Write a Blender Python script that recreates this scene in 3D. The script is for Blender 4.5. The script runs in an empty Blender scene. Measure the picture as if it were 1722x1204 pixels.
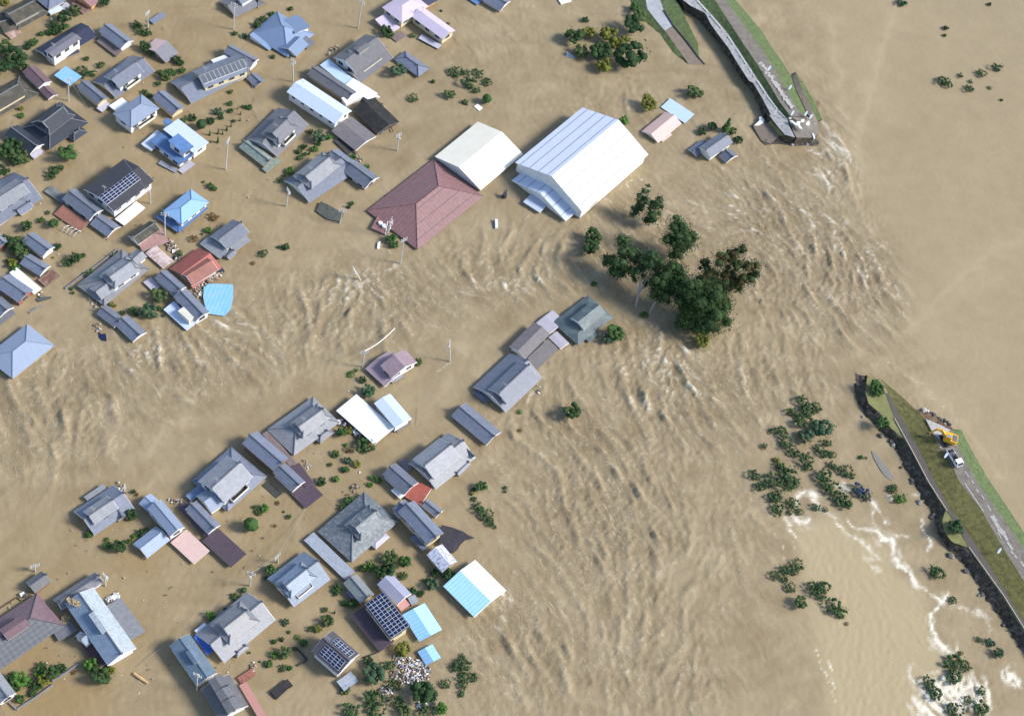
import bpy, math, random
import numpy as np
from mathutils import Vector, Matrix

# ------------------------------------------------------------------ camera
sc = bpy.context.scene
FPX, DEP, ROLL, DIST = 2690.0, 0.9415, 0.285, 414.0      # focal length in photo pixels, look-down angle, roll, metres to the centre
IW, IH = 1722.0, 1204.0
CAM = Vector((0, -DIST*math.cos(DEP), DIST*math.sin(DEP)))
_R = Vector((1, 0, 0)); _U = Vector((0, math.sin(DEP), math.cos(DEP))); _F = Vector((0, math.cos(DEP), -math.sin(DEP)))
_c, _s = math.cos(ROLL), math.sin(ROLL)
CX = _c*_R + _s*_U; CY = -_s*_R + _c*_U
cd = bpy.data.cameras.new('camera'); cam = bpy.data.objects.new('camera', cd); sc.collection.objects.link(cam)
cd.sensor_width = 36; cd.lens = 36*FPX/IW; cd.clip_start = 1; cd.clip_end = 12000
m = Matrix.Identity(4)
for i in range(3):
    m[i][0] = CX[i]; m[i][1] = CY[i]; m[i][2] = -_F[i]; m[i][3] = CAM[i]
cam.matrix_world = m
sc.camera = cam

def W(px, py, z=0.0):
    """the point at height z that the photo shows at (px, py)"""
    d = _F + CX*((px-IW/2)/FPX) + CY*(-(py-IH/2)/FPX)
    return CAM + d*((z-CAM.z)/d.z)
def gdir(dx, dy, px=861, py=602):
    a = W(px+dx, py+dy) - W(px, py); return a.normalized()

# ------------------------------------------------------------------ light
SUN_EL = math.radians(37)
sd = gdir(1, 0.16)                                # the sun stands to the right of the picture
sun_vec = Vector((sd.x*math.cos(SUN_EL), sd.y*math.cos(SUN_EL), math.sin(SUN_EL)))
ld = bpy.data.lights.new('sun', 'SUN'); ld.energy = 1.5; ld.angle = math.radians(15); ld.color = (1, .955, .88)
lo = bpy.data.objects.new('sun', ld); sc.collection.objects.link(lo)
lo.rotation_euler = sun_vec.to_track_quat('Z', 'Y').to_euler()
wd = bpy.data.worlds.new('World'); sc.world = wd; wd.use_nodes = True
nt = wd.node_tree; bg = nt.nodes['Background']; sky = nt.nodes.new('ShaderNodeTexSky')
sky.sky_type = 'NISHITA'; sky.sun_disc = False; sky.sun_elevation = SUN_EL
sky.sun_rotation = math.atan2(sun_vec.x, sun_vec.y)
nt.links.new(sky.outputs[0], bg.inputs[0]); bg.inputs[1].default_value = 0.062
sc.view_settings.view_transform = 'Standard'; sc.view_settings.look = 'None'
sc.view_settings.exposure = 1.8; sc.view_settings.gamma = 1
rnd = random.Random(7)
# every building: zoom origin, then name, short description, label, parts
# roof block: (type, A, B, D, eave z, pitch, front mat, back mat, wall mat, opts)
BLD = []
def H(org, name, cat, short, label, *blocks): BLD.append((org, name, cat, short, label, blocks))
def b(t, ax, ay, bx, by, dx, dy, z, m='bt', w='w', p=None, m2=None, **o): return (t, (ax, ay), (bx, by), (dx, dy), z, m, w, p, m2, o)

H((0,0),'old_house','house','mossy old house at the top left','large mossy dark-tiled house with a rusty tin lean-to in the top left corner',
  b('h',180,285,475,125,0,130,1.0,'ms','g'), b('g',150,232,400,100,15,120,2.9,'ms','g'), b('s',110,385,215,320,45,325,.3,'ru','n'), b('g',40,320,170,280,-90,200,1.0,'ms','g'))
H((0,0),'tiled_house','house','tiled house cut by the top edge','grey tiled house with a pale awning, cut by the top edge beside the mossy house',
  b('h',468,98,640,5,330,-35,1.6,'bt','w'), b('s',490,145,607,90,468,108,.8,'bw','w'), b('s',625,105,682,50,590,62,.6,'lv','w'))
H((0,0),'red_roof_house','house','orange-walled house at the top edge','house with a worn maroon roof and orange wall at the top edge',
  b('g',885,75,960,0,720,-50,1.6,'mr','o'), b('s',800,140,880,92,690,30,.4,'mr','n'))
H((0,0),'navy_house','house','navy-roofed house','white house with a glossy navy roof and raised grey upper storey',
  b('g',500,610,940,350,320,490,1.0,'nv','w',p=.35), b('g',520,552,780,375,430,490,4.2,'gn','w',p=.22,win=1), b('s',530,600,770,505,500,560,.6,'nv','w'))
H((0,0),'small_house','house','small tiled storehouse by the navy roof','small tiled storehouse with a brown tin lean-to right of the navy-roofed house',
  b('g',950,305,1165,470,1065,225,2.3,'bt','w'), b('s',930,400,1120,545,968,330,.7,'br','g'))
H((0,0),'shed','shed','half grey half dark shed roof','tiny half grey half dark shed roof beside a utility pole',
  b('s',1480,235,1605,155,1435,195,.5,'bt','g'))
H((0,0),'wrecked_house','house','broken pink and grey roof','tilted wrecked roof, pale pink on one slope and dark grey on the other',
  b('g',1600,612,1725,515,1440,420,.8,'gn','g',m2='pk'))
H((0,0),'carport','carport','small square light blue roof','square light blue carport roof on thin posts among gardens',
  b('f',675,830,790,740,550,705,1.6,'lb','n',open=1))
H((0,0),'maroon_shed','shed','maroon sheds on the left','pair of joined maroon gable sheds with white end walls',
  b('g',215,695,370,850,325,615,2.0,'mr2','w',p=.4), b('g',375,872,465,960,440,800,1.0,'mr2','w',p=.4))
H((0,0),'farmhouse','house','long mossy farmhouse on the left edge','long farmhouse with moss-stained dark tiles cut by the left edge',
  b('h',-60,1155,375,905,-245,985,.8,'ms','g'), b('g',-60,1095,265,905,-175,950,2.6,'ms','c'))
H((0,0),'blue_tiled_house','house','blue-grey house by the blue carport','two-storey blue-grey tiled house with a cream balcony right of the blue carport',
  b('g',1120,950,1490,690,895,790,.9,'bt','w'), b('g',1160,850,1385,690,1020,725,3.4,'bt','w',win=1,bal=1), b('g',738,840,942,1010,835,770,2.2,'bt','c'), b('s',985,1085,1070,1010,935,1040,.6,'lv','w'))
H((0,0),'carport','carport','white flat carport by the hipped house','white flat carport roof joining two blue-grey houses',
  b('f',1120,1080,1245,1000,1045,1025,1.2,'wh','n',open=1))
H((0,0),'hipped_house','house','pale blue hipped house','white house with a pale blue hipped roof and open balcony',
  b('h',1262,1234,1540,1045,1118,1075,3.4,'sl','w',win=1,bal=1), )
H((250,0),'storehouse','storehouse','blue-grey storehouse with cream walls','blue-grey tiled storehouse with cream walls right of the pale hipped house',
  b('g',35,945,228,1112,140,860,2.2,'bt','c'))
H((250,0),'grey_house','house','dark grey house cut by the top edge','dark grey tiled house with a cream gable behind a pole at the top edge',
  b('g',835,170,1060,62,680,20,.8,'gt','c'), b('h',1050,75,1122,35,985,10,.7,'gt','c'), b('g',905,40,1010,-20,860,-20,3.,'bt','w'))
H((250,0),'blue_house','house','large slate blue hipped house','large slate blue metal-roofed house with several hips near the top',
  b('h',1340,555,1600,330,965,340,.7,'sb','w',p=.5), b('s',1410,322,1562,262,1290,200,3.0,'sb','w',p=-.12), b('g',1430,545,1540,435,1290,430,1.5,'sb','w'), b('s',1530,475,1602,415,1390,340,.6,'bt','w',p=.2), b('s',1160,490,1195,460,965,345,.5,'sb','w',p=.2))
H((250,0),'solar_house','house','long house with a strip of solar panels','long blue-grey house with a strip of solar panels over its balcony',
  b('g',415,1000,960,730,225,785,1.0,'bt','w'), b('g',540,850,978,680,420,690,3.6,'bt','c',win=1,sol=(.03,.97,.25,.95,10,1)), b('g',725,510,985,650,795,428,2.4,'bt','w'), b('g',940,760,1030,842,1000,672,.8,'bt','c'), b('f',625,612,768,560,570,590,1.8,'wh','w'))
H((0,190),'dark_temple_roof_house','house','black tiled house with curved roofs','large house of black tiles with stacked curved roofs and a low wing',
  b('h',480,355,855,95,230,130,1.0,'dt','g'), b('i',475,215,725,25,300,95,3.2,'dt','w'), b('h',715,278,848,185,640,210,.9,'dt','g'), b('g',40,210,290,395,165,112,1.6,'dt','w'), b('s',325,440,420,375,290,405,.9,'lv','w'))
H((0,190),'edge_house','house','pale tiled house on the left edge','two-storey pale tiled house with a small gabled porch cut by the left edge',
  b('g',-80,1120,412,828,-397,877,.9,'bt','w'), b('g',-80,1000,290,770,-230,870,3.0,'lt','w',win=1), b('g',205,985,325,905,160,900,1.1,'bt','w'), b('s',-40,1120,130,1000,-80,1060,.5,'lv','w'))
H((0,190),'modern_house','house','black-roofed house with solar panels','boxy white house with a flat-pitched black roof and a block of solar panels',
  b('g',1100,950,1487,655,755,770,3.6,'ds','w',p=.25,win=1,sol=(.0,.83,.45,.98,9,4)), b('f',1195,1085,1400,915,1105,1025,1.0,'wh','w'))
H((0,190),'tiled_house','house','tiled house with a terracotta lean-to','blue-grey tiled house with a wide terracotta lean-to roof',
  b('g',597,832,860,1035,735,730,2.3,'bt','w',win=1), b('s',520,975,770,1150,612,885,.5,'rb','g',p=.25), b('g',865,1075,1035,1197,985,970,1.0,'bt','w'), b('f',425,755,600,880,480,690,.6,'ms2','g'))
H((250,190),'blue_white_house','house','blue and white stepped-roof house','white house with stepped bright blue and pale metal roofs',
  b('f',435,390,580,285,130,165,3.2,'bw','w',win=1,rim=1), b('f',300,500,440,400,30,262,2.3,'mb','w',win=1), b('s',340,398,437,325,180,275,4.4,'mb','w',p=.12,win=1), b('f',25,365,180,230,-63,290,1.3,'bw','w'), b('f',255,578,285,545,115,460,.35,'lt','n'), b('f',330,590,450,495,290,545,.4,'lv','n'), b('f',178,125,235,98,105,90,3.0,'mb','w'))
H((250,190),'steep_tiled_house','house','grey house with a mossy wing','grey tiled house with raised upper roof and a green mossy wing',
  b('g',1245,425,1545,120,950,240,1.1,'gt','w'), b('i',1258,308,1440,130,1095,185,3.8,'gt','w',win=1,bal=1), b('g',870,332,1110,520,945,240,1.1,'gm','c'), b('s',1137,578,1278,465,1112,520,.5,'gm','g'))
H((250,190),'blue_hipped_house','house','bright blue hipped house','small white house with bright blue hipped roofs on two levels',
  b('h',290,1160,575,920,85,990,.9,'mb','w',p=.2), b('h',318,1078,585,862,158,932,2.9,'mb3','w',win=1,p=.4))
H((170,370),'grey_cottage','house','grey cottage with tin skirts','grey tiled cottage with corrugated tin skirts standing alone',
  b('g',1215,282,1430,120,1030,172,2.2,'bt','w'), b('s',1290,312,1445,195,1200,245,.9,'lt','g'), b('s',950,230,1145,378,1050,165,.9,'lt','g',p=.15), b('g',1240,380,1302,325,1185,340,.8,'bt','w'))
H((170,370),'mossy_shed','shed','mossy and rust-pink shed','shed with a mossy tile ridge over rust-pink tin sheets',
  b('g',360,235,570,90,270,145,1.9,'ms','w'), b('s',400,305,655,210,250,195,.6,'rp','g'))
H((170,370),'striped_tin_roof','roof','streaked white and rust tin roof','loose rust-streaked white tin roof lying beside the mossy shed',
  b('g',425,320,600,472,530,245,.7,'sr','n',p=.15))
H((0,370),'courtyard_house','house','big pale tiled house around a courtyard','big two-storey pale tiled house with solar heaters on its lower roof by the courtyard',
  b('h',1005,830,1440,475,760,612,1.0,'lt','w',sol=(.5,.68,.25,.8,3,1)), b('i',1105,665,1370,475,950,535,3.3,'lt','w',win=1), b('g',1330,430,1415,355,1250,340,1.8,'lt','w'), b('g',985,765,1110,680,912,625,2.0,'lt','w'), b('f',1380,600,1475,692,1430,530,.6,'lv','n'))
H((170,370),'long_house','house','long tiled house beside the red roof','long blue-grey tiled house with a pale tin lean-to and rooftop box beside the red roof',
  b('g',515,562,705,728,628,478,2.0,'bt','w'), b('g',697,745,915,972,820,655,2.6,'bt','w',win=1), b('s',600,862,825,1065,700,785,.9,'bw','w',p=.12,box=1))
H((0,370),'gatehouse','house','gatehouse below the courtyard','pair of joined blue-grey gable roofs below the courtyard',
  b('g',930,905,1100,1035,1050,835,1.1,'bt','w'), b('g',1105,1012,1280,1175,1215,900,1.3,'bt','w'))
H((170,370),'red_house','house','red-roofed house','collapsed house with a red lower roof and rust-brown upper roof',
  b('g',890,665,1165,460,650,475,.9,'rd','g'), b('g',885,632,1130,480,745,510,2.2,'rb2','w'), b('s',1080,550,1195,500,1060,490,.4,'dt','n'))
H((0,370),'small_white_house','house','small white storehouse by the hedge','small white storehouse with a blue-grey tiled gable roof left of the hedge trees',
  b('g',212,208,412,352,315,108,2.2,'bt','w'))
H((0,370),'broken_house','house','tiled house with a rusty flat roof','tiled house whose end has broken into a rusty flat roof',
  b('g',190,422,385,540,290,325,1.4,'bt','w'), b('s',440,645,580,540,365,575,.5,'ru2','c',p=.1))
H((0,370),'red_walled_house','house','red-walled house on the left edge','blue-grey tiled house with red-brown walls and a long white tin strip',
  b('g',-50,640,180,800,95,520,2.2,'bt','r',win=1), b('f',90,508,330,715,200,490,1.2,'wh','n'))
H((0,370),'edge_shed','house','low house on the left edge','low tiled house with a grey tin skirt cut by the left edge',
  b('g',-120,830,0,935,-5,720,1.2,'bt','w'), b('s',5,1010,155,900,-60,960,.4,'gt','n'))
H((0,370),'edge_roof_house','house','pale roof cut by the left edge','corner of a pale tiled house cut by the left edge above the hedge trees',
  b('g',-90,190,0,268,-20,110,1.8,'lt','r'))
H((0,500),'metal_hipped_house','house','blue-grey metal hipped house on the left edge','large blue-grey metal hipped roof house cut by the left edge beside the open current',
  b('h',120,785,525,462,-155,581,1.6,'sl','w',p=.42))
H((400,0),'ridge_house','house','grey house with a skylight and balcony','large grey tiled house with a roof lantern and cream balcony near the top centre',
  b('g',1185,800,1500,560,1010,690,1.0,'gt','w'), b('g',1135,705,1440,480,865,595,3.0,'gt','w',win=1,bal=1,vent=1), b('s',790,630,1030,825,900,590,1.3,'pb','w',p=.1))
H((400,0),'long_shed','shed','long dark grey shed','long dark grey gable shed between the white long house and the skylight house',
  b('g',665,718,1050,975,760,632,1.8,'gt','g'))
H((400,0),'white_long_house','house','long white house','long white two-storey house with a pale metal gable roof and square windows',
  b('g',470,888,940,1200,628,760,3.6,'bw','w',p=.35,win=2))
H((460,100),'white_annex','shed','white sheet roofs by the charred house','torn white metal sheet roofs between the long shed and the charred house',
  b('f',690,250,930,400,790,195,1.7,'wh','w'), b('f',700,430,900,345,640,380,1.9,'wh','w'), b('f',905,330,1015,375,880,300,1.2,'wh','n'))
H((460,100),'charred_house','house','charred black house','charred black collapsed house with debris spilling at its edge',
  b('g',760,480,1000,720,935,330,1.5,'bk','k',p=.3), b('s',1040,720,1135,650,1000,690,.4,'ms2','n'))
H((460,100),'lean_to','shed','brown-grey shed by the white long house','wide brown-grey metal roof leaning off the end of the long white house',
  b('g',555,692,790,880,750,550,1.3,'gb','w',p=.2), b('f',720,920,790,880,515,825,.4,'dk','n'))
H((0,0),'white_gabled_house','house','pale-ridged house with tiled wing','house with a pale tiled upper roof and long tiled wing left of the maroon roof',
  b('g',2987,1955,3400,1680,2735,1749,1.0,'bt','w'), b('i',3004,1829,3291,1594,2818,1699,3.2,'lt','w',win=1), b('g',3309,1658,3522,1816,3447,1558,1.7,'bt','w',win=1), b('g',3137,1533,3327,1663,3237,1428,1.6,'bt','w'))
H((600,0),'tiled_annex','storehouse','tiled storehouse behind the grey willow','blue-grey tiled storehouse behind a grey willow near the top centre',
  b('h',355,575,595,745,455,485,.9,'bt','g'))
H((600,0),'lavender_house','house','lavender-roofed house','L-shaped cream house with lavender metal roofs at the top centre',
  b('h',435,222,690,60,235,78,3.2,'lp','c',p=.35,win=1), b('g',520,155,830,382,625,60,3.0,'lp','c',p=.35,win=1), b('s',310,330,420,268,105,228,.9,'lp','c',p=.15), b('f',785,475,820,435,615,345,.5,'lv','n'), b('f',385,408,480,345,320,360,.3,'br','n'))
H((600,0),'timber_house','house','dark roof with orange timber wall','dark roofed building with a bright orange timber wall at the top edge',
  b('g',645,85,785,5,500,-30,1.6,'nv','o'))
H((600,0),'top_house','house','tiled house at the top edge right of the lavender roof','blue-grey tiled house cut by the top edge with a bright blue annex roof',
  b('g',1200,0,1385,108,1320,-80,1.4,'bt','w'), b('f',1160,50,1215,5,1060,-10,.5,'mb','n'))
H((600,180),'maroon_hall','hall','big maroon hipped roof','big hall under a maroon metal hipped roof with skirt of white ducts at its corner',
  b('h',585,1376,1220,860,90,1005,.7,'mr','g',p=.38,seam=3), b('s',270,1230,345,1085,160,1128,.35,'mr','g'))
H((600,180),'cream_warehouse','warehouse','cream gabled warehouse','wide warehouse with a cream white shallow gable roof',
  b('g',1195,802,1605,455,757,475,1.6,'cr','w',p=.3))
H((840,160),'white_warehouse','warehouse','largest white warehouse','largest building, a white and pale blue metal gabled warehouse with lower annexes',
  b('g',800,1130,1435,575,170,635,4.0,'wm','w',p=.38,seam=4), b('g',640,1215,800,1080,110,830,1.2,'bw','w',p=.3,seam=3), b('f',390,1135,472,1047,238,1020,1.0,'bw','w'))
H((900,0),'pink_house','house','small pale pink gable house','small house with a pale pink metal gable roof right of the largest warehouse',
  b('g',1187,1379,1410,1193,1024,1269,.9,'pk','w',p=.4), b('f',1230,1370,1320,1300,1195,1330,.5,'pk','n'))
H((900,0),'roof_slab','roof','pale blue roof slab','flat pale blue roof slab awash behind the small pink house',
  b('f',1210,1035,1445,1192,1305,950,.4,'pb','n'))
H((1140,90),'navy_cottage','house','lone grey house below the broken levee','lone grey-blue tiled house with conifers behind it, left of the broken levee end',
  b('g',320,1005,530,860,215,895,2.4,'bt','w'), b('g',180,990,300,900,95,930,.8,'bt','w'), b('g',395,990,468,1055,480,900,1.0,'bt','w'))
H((760,480),'green_grey_house','house','green-grey roofed house','house with smooth green-grey metal roofs beside the big tree group',
  b('h',1215,575,1560,310,945,370,1.0,'gg','g',p=.35), b('g',1280,430,1480,270,1150,310,3.0,'gg','w'), b('s',1325,550,1420,470,1285,500,.6,'gg','n'))
H((760,480),'grey_brown_house','house','brown-grey ribbed house','brown-grey ribbed metal roof house with a long lower slope and white end wall',
  b('g',715,700,945,470,550,590,2.1,'gb','w',p=.3), b('s',810,820,1030,610,700,725,.6,'gb','g',p=.15), b('g',812,360,935,470,958,226,.8,'lv','w',p=.1), b('g',930,500,1045,612,1005,435,.9,'lv','w',p=.1))
H((760,480),'two_slope_house','house','steep grey house above the current','steep grey tiled two-storey house on the edge of the main current',
  b('g',522,1224,872,892,205,975,1.0,'bt','w'), b('g',538,1140,822,868,360,990,3.3,'bt','w',win=1), b('h',205,1040,322,1137,260,1000,.5,'bt','g'))
H((540,540),'mauve_house','house','mauve-roofed house','small house with mauve ribbed roofs standing alone by a leaning pole',
  b('g',425,458,610,630,650,270,1.0,'lvb','w',p=.2), b('g',570,430,680,548,800,262,2.9,'lvb','w',win=1,p=.35), b('s',690,600,795,535,660,545,.5,'lt','r'))
H((540,540),'white_flat_hall','building','white flat-roofed building','broad blank white flat roof with a raised pale box at its side',
  b('f',145,862,515,1190,345,707,1.8,'wh','n',open=1), b('g',510,790,715,1030,668,700,3.2,'bw','w',p=.2), b('s',735,1070,870,985,700,1020,.6,'gb','g'))
H((540,540),'barrack_house','house','long narrow gable house','long narrow grey gable-roofed house standing alone below the steep grey house',
  b('g',1255,915,1590,1197,1405,793,1.2,'bt','w'))
H((390,650),'manor_house','house','pale tiled manor left of the white flat roof','large pale grey tiled manor with a raised upper roof left of the white flat roof',
  b('h',595,670,1040,345,335,415,1.2,'lt','r'), b('i',683,500,965,295,545,360,3.3,'lt','w',win=1), b('h',850,550,990,442,790,470,.9,'lt','w'), b('s',480,320,680,180,520,350,.7,'br','n'))
H((390,650),'long_storehouse','storehouse','long storehouse with brown walls','long tiled storehouse with brown plank walls and a purple lean-to',
  b('g',95,548,403,815,238,425,3.0,'bt','bw2'), b('g',395,830,585,1010,500,720,2.2,'bt','w'), b('f',565,775,712,975,640,722,1.1,'pv','n',open=1), b('s',560,1020,710,1175,740,900,.7,'pv','g',p=.06), b('f',290,455,560,770,345,410,1.0,'br','n'))
H((390,650),'pond_frame','platform','sunken dark frame','dark rectangular frame lying just above the water by the brown-walled storehouse',
  b('f',292,952,430,1075,347,905,.2,'dk','n'))
H((280,740),'timbered_house','house','half-timbered house with ribbed roof','half-timbered white house with a pale ribbed roof and dark balconies',
  b('h',590,690,972,350,270,368,1.0,'bt','w'), b('g',565,605,835,360,330,370,3.7,'lt','w',win=1,bal=1), b('g',435,698,558,615,270,548,2.0,'sl','w'), b('s',240,590,360,490,170,545,.8,'sb','n'))
H((280,740),'side_house','house','narrow tiled house by the timbered house','narrow tiled gable house wedged beside the half-timbered house',
  b('g',178,668,402,902,290,582,2.3,'bt','w'), b('s',100,650,380,940,190,600,.7,'pv','g',p=.08))
H((280,740),'flat_garage','garage','dark purple flat roof','long dark purple flat garage roof',
  b('f',340,970,622,1227,500,850,1.1,'pv','w'))
H((280,740),'pink_garage','garage','pale pink flat roof','pale pink flat garage roof beside the dark purple one',
  b('f',38,985,265,1195,190,857,.9,'pk','w'))
H((100,760),'lone_tiled_house','house','grey house farthest left of its row','grey-lilac tiled house with torn back wall, farthest left of the middle row',
  b('g',342,800,722,545,120,577,1.1,'bt','w'), b('g',345,698,570,545,225,570,2.9,'lt','w',win=1), b('f',265,465,450,340,235,430,1.0,'lt','w'), b('g',520,600,560,662,600,520,1.2,'bt','g'))
H((100,760),'slate_house','house','slate-blue two-storey house by the pink roof','slate-blue roofed white two-storey house above the pale pink flat roof',
  b('g',845,545,1067,812,960,430,3.0,'sl','w',win=1), b('g',765,497,870,590,885,402,1.6,'sl','w'), b('g',850,1020,1065,850,707,885,1.1,'sl','w'))
H((500,810),'temple_roof_house','house','great dark weathered tile house','great old house with dark weathered hipped tiles and a raised gable',
  b('h',525,780,975,385,200,472,1.3,'dg','w'), b('i',612,572,865,365,465,400,3.6,'dg','c',win=1), b('h',757,652,895,532,705,585,1.0,'lv','w'))
H((500,810),'corridor_roof','shed','long thin grey metal roof','long thin grey metal roof running along the great dark house',
  b('f',62,562,462,948,165,492,.9,'mt','g'))
H((500,810),'green_tile_shed','storehouse','greenish tiled storehouse','greenish grey tiled storehouse at the end of the long thin roof',
  b('g',442,978,607,1172,560,872,2.0,'gm2','c'), b('s',460,1060,545,1145,500,1040,.7,'bt','g'))
H((500,810),'villa','house','two-storey house right of the great dark house','two-storey pale tiled house with cream walls right of the great dark house',
  b('g',965,290,1250,605,1110,162,3.4,'bt','c',win=1), b('g',918,262,985,330,1040,170,2.6,'bt','w'), b('s',1080,535,1215,668,1130,490,1.0,'bt','c'))
H((500,810),'small_gable','shed','small gable behind the two-storey house','small tiled gable shed behind the two-storey cream-walled house',
  b('g',1197,237,1332,347,1290,185,.9,'bt','w'))
H((500,810),'speckled_storehouse','storehouse','speckled white storehouse','small white roofed storehouse speckled with black flakes',
  b('g',1247,703,1395,872,1388,592,2.2,'sp','c'))
H((600,650),'red_lean_to','shed','rust-red sheet roof','rust-red metal roof squeezed between two tiled houses',
  b('g',448,1055,615,1145,610,920,.8,'rd2','w',p=.12))
H((600,650),'white_trim_house','house','tiled house with white walls above the red sheet roof','large two-storey pale tiled house with white side walls beside the current',
  b('g',765,990,1145,690,500,735,1.2,'lt','w'), b('g',750,895,1005,690,490,735,3.5,'lt','w'), b('g',985,505,1142,665,870,430,2.2,'bt','w'), b('g',990,855,1095,755,950,810,1.0,'bt','w'))
H((600,650),'blue_gable_house','house','blue-grey gable with a white canopy','blue-grey tiled gable house with a flat white canopy on its left side',
  b('g',247,850,460,1040,375,730,2.2,'bt','w'), b('f',330,1000,420,1083,385,955,1.0,'wh','n',open=1), b('s',400,720,480,830,450,680,.6,'gb','n'))
H((570,930),'cyan_warehouse','warehouse','big cyan gable roof','big cyan and white gable roofed warehouse beside the rough current',
  b('g',1005,317,1303,615,1300,50,1.6,'cy','w',p=.22,m2='cw'))
H((570,930),'lilac_house','house','lilac roof beside the solar house','lilac-grey metal gable house touching the brown solar house',
  b('g',368,302,560,500,520,207,2.4,'lz','w'), b('s',600,558,685,495,545,500,1.2,'pk2','g'), b('s',700,500,770,465,640,440,1.2,'lt','w'))
H((570,930),'brown_solar_house','house','brown solar-roofed house','cream-walled house with a purple-brown skirt and a roof covered in solar panels',
  b('s',240,492,500,832,430,365,4.2,'ds','c',p=.12,win=1,sol=(.02,.98,.04,.96,11,5)), b('s',112,608,395,952,250,500,1.3,'pv','c',p=.16))
H((570,930),'blue_carport','carport','bright blue carport','bright blue and cyan metal carport roof beside the brown solar house',
  b('g',608,592,775,852,815,462,1.2,'lb','n',p=.06,m2='cy',open=1))
H((570,930),'small_blue_roof','carport','small square bright blue roof','small square bright blue roof beside the heap of litter',
  b('g',757,947,840,1082,892,860,.8,'lb','n',p=.05,m2='cy',open=1))
H((500,994),'white_solar_house','house','white house with solar panels on both slopes','white two-storey house with solar panels on both slopes of a dark roof',
  b('g',137,577,395,802,370,405,3.6,'dp','w',win=1,sol=(.2,.92,.15,.85,5,4),solb=(.25,.9,.2,.8,5,3)), b('f',450,960,590,862,375,870,1.0,'mt','n',open=1))
H((270,920),'silver_house','house','silver-blue hipped-gable house','silver-blue tiled house with a white balcony standing alone',
  b('g',1285,580,1640,310,1010,312,1.3,'st','c'), b('i',1255,495,1510,285,1110,335,3.3,'st','w',bal=1))
H((240,994),'lower_manor','house','large grey manor with a blue tarp','large grey tiled manor with a rust streak and a blue tarp at its end',
  b('g',790,690,1280,277,520,402,1.2,'lt','w'), b('i',835,520,1130,287,610,345,3.4,'lt','w'), b('h',910,635,1037,530,875,580,1.0,'lt','w'), b('f',525,405,620,328,495,380,.8,'wh','n'))
H((240,994),'slate_long_house','house','long slate-blue roof near the bottom','long slate-blue metal gable roof with a small raised vent near the bottom',
  b('g',257,527,520,905,450,408,3.0,'s2','w',p=.4,vent=1))
H((240,994),'vented_tile_house','house','long tiled roof cut by the bottom edge','long dark and pale tiled roof with three raised vents cut by the bottom edge',
  b('g',560,945,740,1250,830,790,3.0,'gt','w',vent=3), b('f',930,905,1120,1230,1000,875,1.2,'pk2','w'))
H((0,940),'school_hall','hall','huge slate and maroon ribbed roof','huge ribbed hip roof, slate in front and maroon behind, at the left edge',
  b('h',-60,1110,622,640,-340,792,1.2,'sd','w',p=.45,m2='mr2',vent=1,seam=5))
H((0,940),'small_pavilion','storehouse','small grey gable behind the huge ribbed roof','small grey gable-roofed storehouse behind the huge ribbed roof',
  b('g',335,327,492,215,224,237,1.5,'gt','bw2'))
H((0,940),'corridor_house','storehouse','long narrow gable behind the slate-blue hall','long narrow grey gable roof behind the damaged slate-blue hall',
  b('g',595,482,997,220,507,387,1.8,'gt','w'))
H((0,940),'damaged_hall','hall','damaged slate-blue hall','tall slate-blue hall with straw on its roof and a torn pale side roof',
  b('g',625,430,1035,1022,895,262,3.2,'st','w',p=.42,m2='wt',vent=1), b('s',985,470,1225,800,1170,380,1.5,'lt','n',p=-.06), b('s',735,740,935,1060,850,680,1.0,'pv2','g',p=.2), b('g',835,830,880,790,770,700,2.6,'st','w'), b('f',570,792,745,690,470,660,.9,'gt','n'))
H((0,994),'corner_house','house','white-walled house in the bottom left corner','white-walled house with a pale tiled gable in the bottom left corner',
  b('g',-180,850,-5,1085,-15,755,2.4,'lt','w',win=1))
# poles: abs px top(x,y), base(x,y)
POLES = [((394,6),(392.5,50)),((248,20),(249,52)),((493,100),(493,138)),((115,132),(115,170)),((253,323),(252.5,343)),((277,358),(277.5,399)),
 ((384,234),(379,286)),((609,2),(602,48)),((671,225),(668,254)),((485.5,319),(481,347)),((613.5,590),(609,617)),((756,575),(757,608)),((423,962),(420,985)),((466.5,933),(467.5,946)),((177,967),(177.5,985)),((59,949),(58.5,961))]

# ------------------------------------------------------------------ materials
MATS = {}
def newmat(name):
    m = bpy.data.materials.new(name); m.use_nodes = True; nt = m.node_tree
    return m, nt, nt.nodes['Principled BSDF']
def N(nt, t, **k):
    n = nt.nodes.new(t)
    for a, v in k.items():
        if a in n.inputs.keys() if isinstance(a, str) else False: n.inputs[a].default_value = v
        else: setattr(n, a, v)
    return n
def ramp(nt, src, stops):
    r = nt.nodes.new('ShaderNodeValToRGB'); e = r.color_ramp.elements
    while len(e) < len(stops): e.new(.5)
    for i, (p, c) in enumerate(stops): e[i].position = p; e[i].color = (*c, 1) if len(c) == 3 else c
    nt.links.new(src, r.inputs[0]); return r.outputs[0]
def noise(nt, scale, detail=4, rough=.6, vec=None, coord='Object'):
    n = nt.nodes.new('ShaderNodeTexNoise'); n.inputs['Scale'].default_value = scale
    n.inputs['Detail'].default_value = detail; n.inputs['Roughness'].default_value = rough
    if vec is None:
        tc = nt.nodes.new('ShaderNodeNewGeometry'); vec = tc.outputs['Position']
    nt.links.new(vec, n.inputs['Vector']); return n.outputs['Fac']
def mixc(nt, fac, a, b, typ='MIX'):
    n = nt.nodes.new('ShaderNodeMix'); n.data_type = 'RGBA'; n.blend_type = typ
    for s, v in ((n.inputs[0], fac), (n.inputs[6], a), (n.inputs[7], b)):
        if isinstance(v, (int, float)): s.default_value = v
        elif isinstance(v, tuple): s.default_value = (*v, 1)
        else: nt.links.new(v, s)
    return n.outputs[2]
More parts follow.
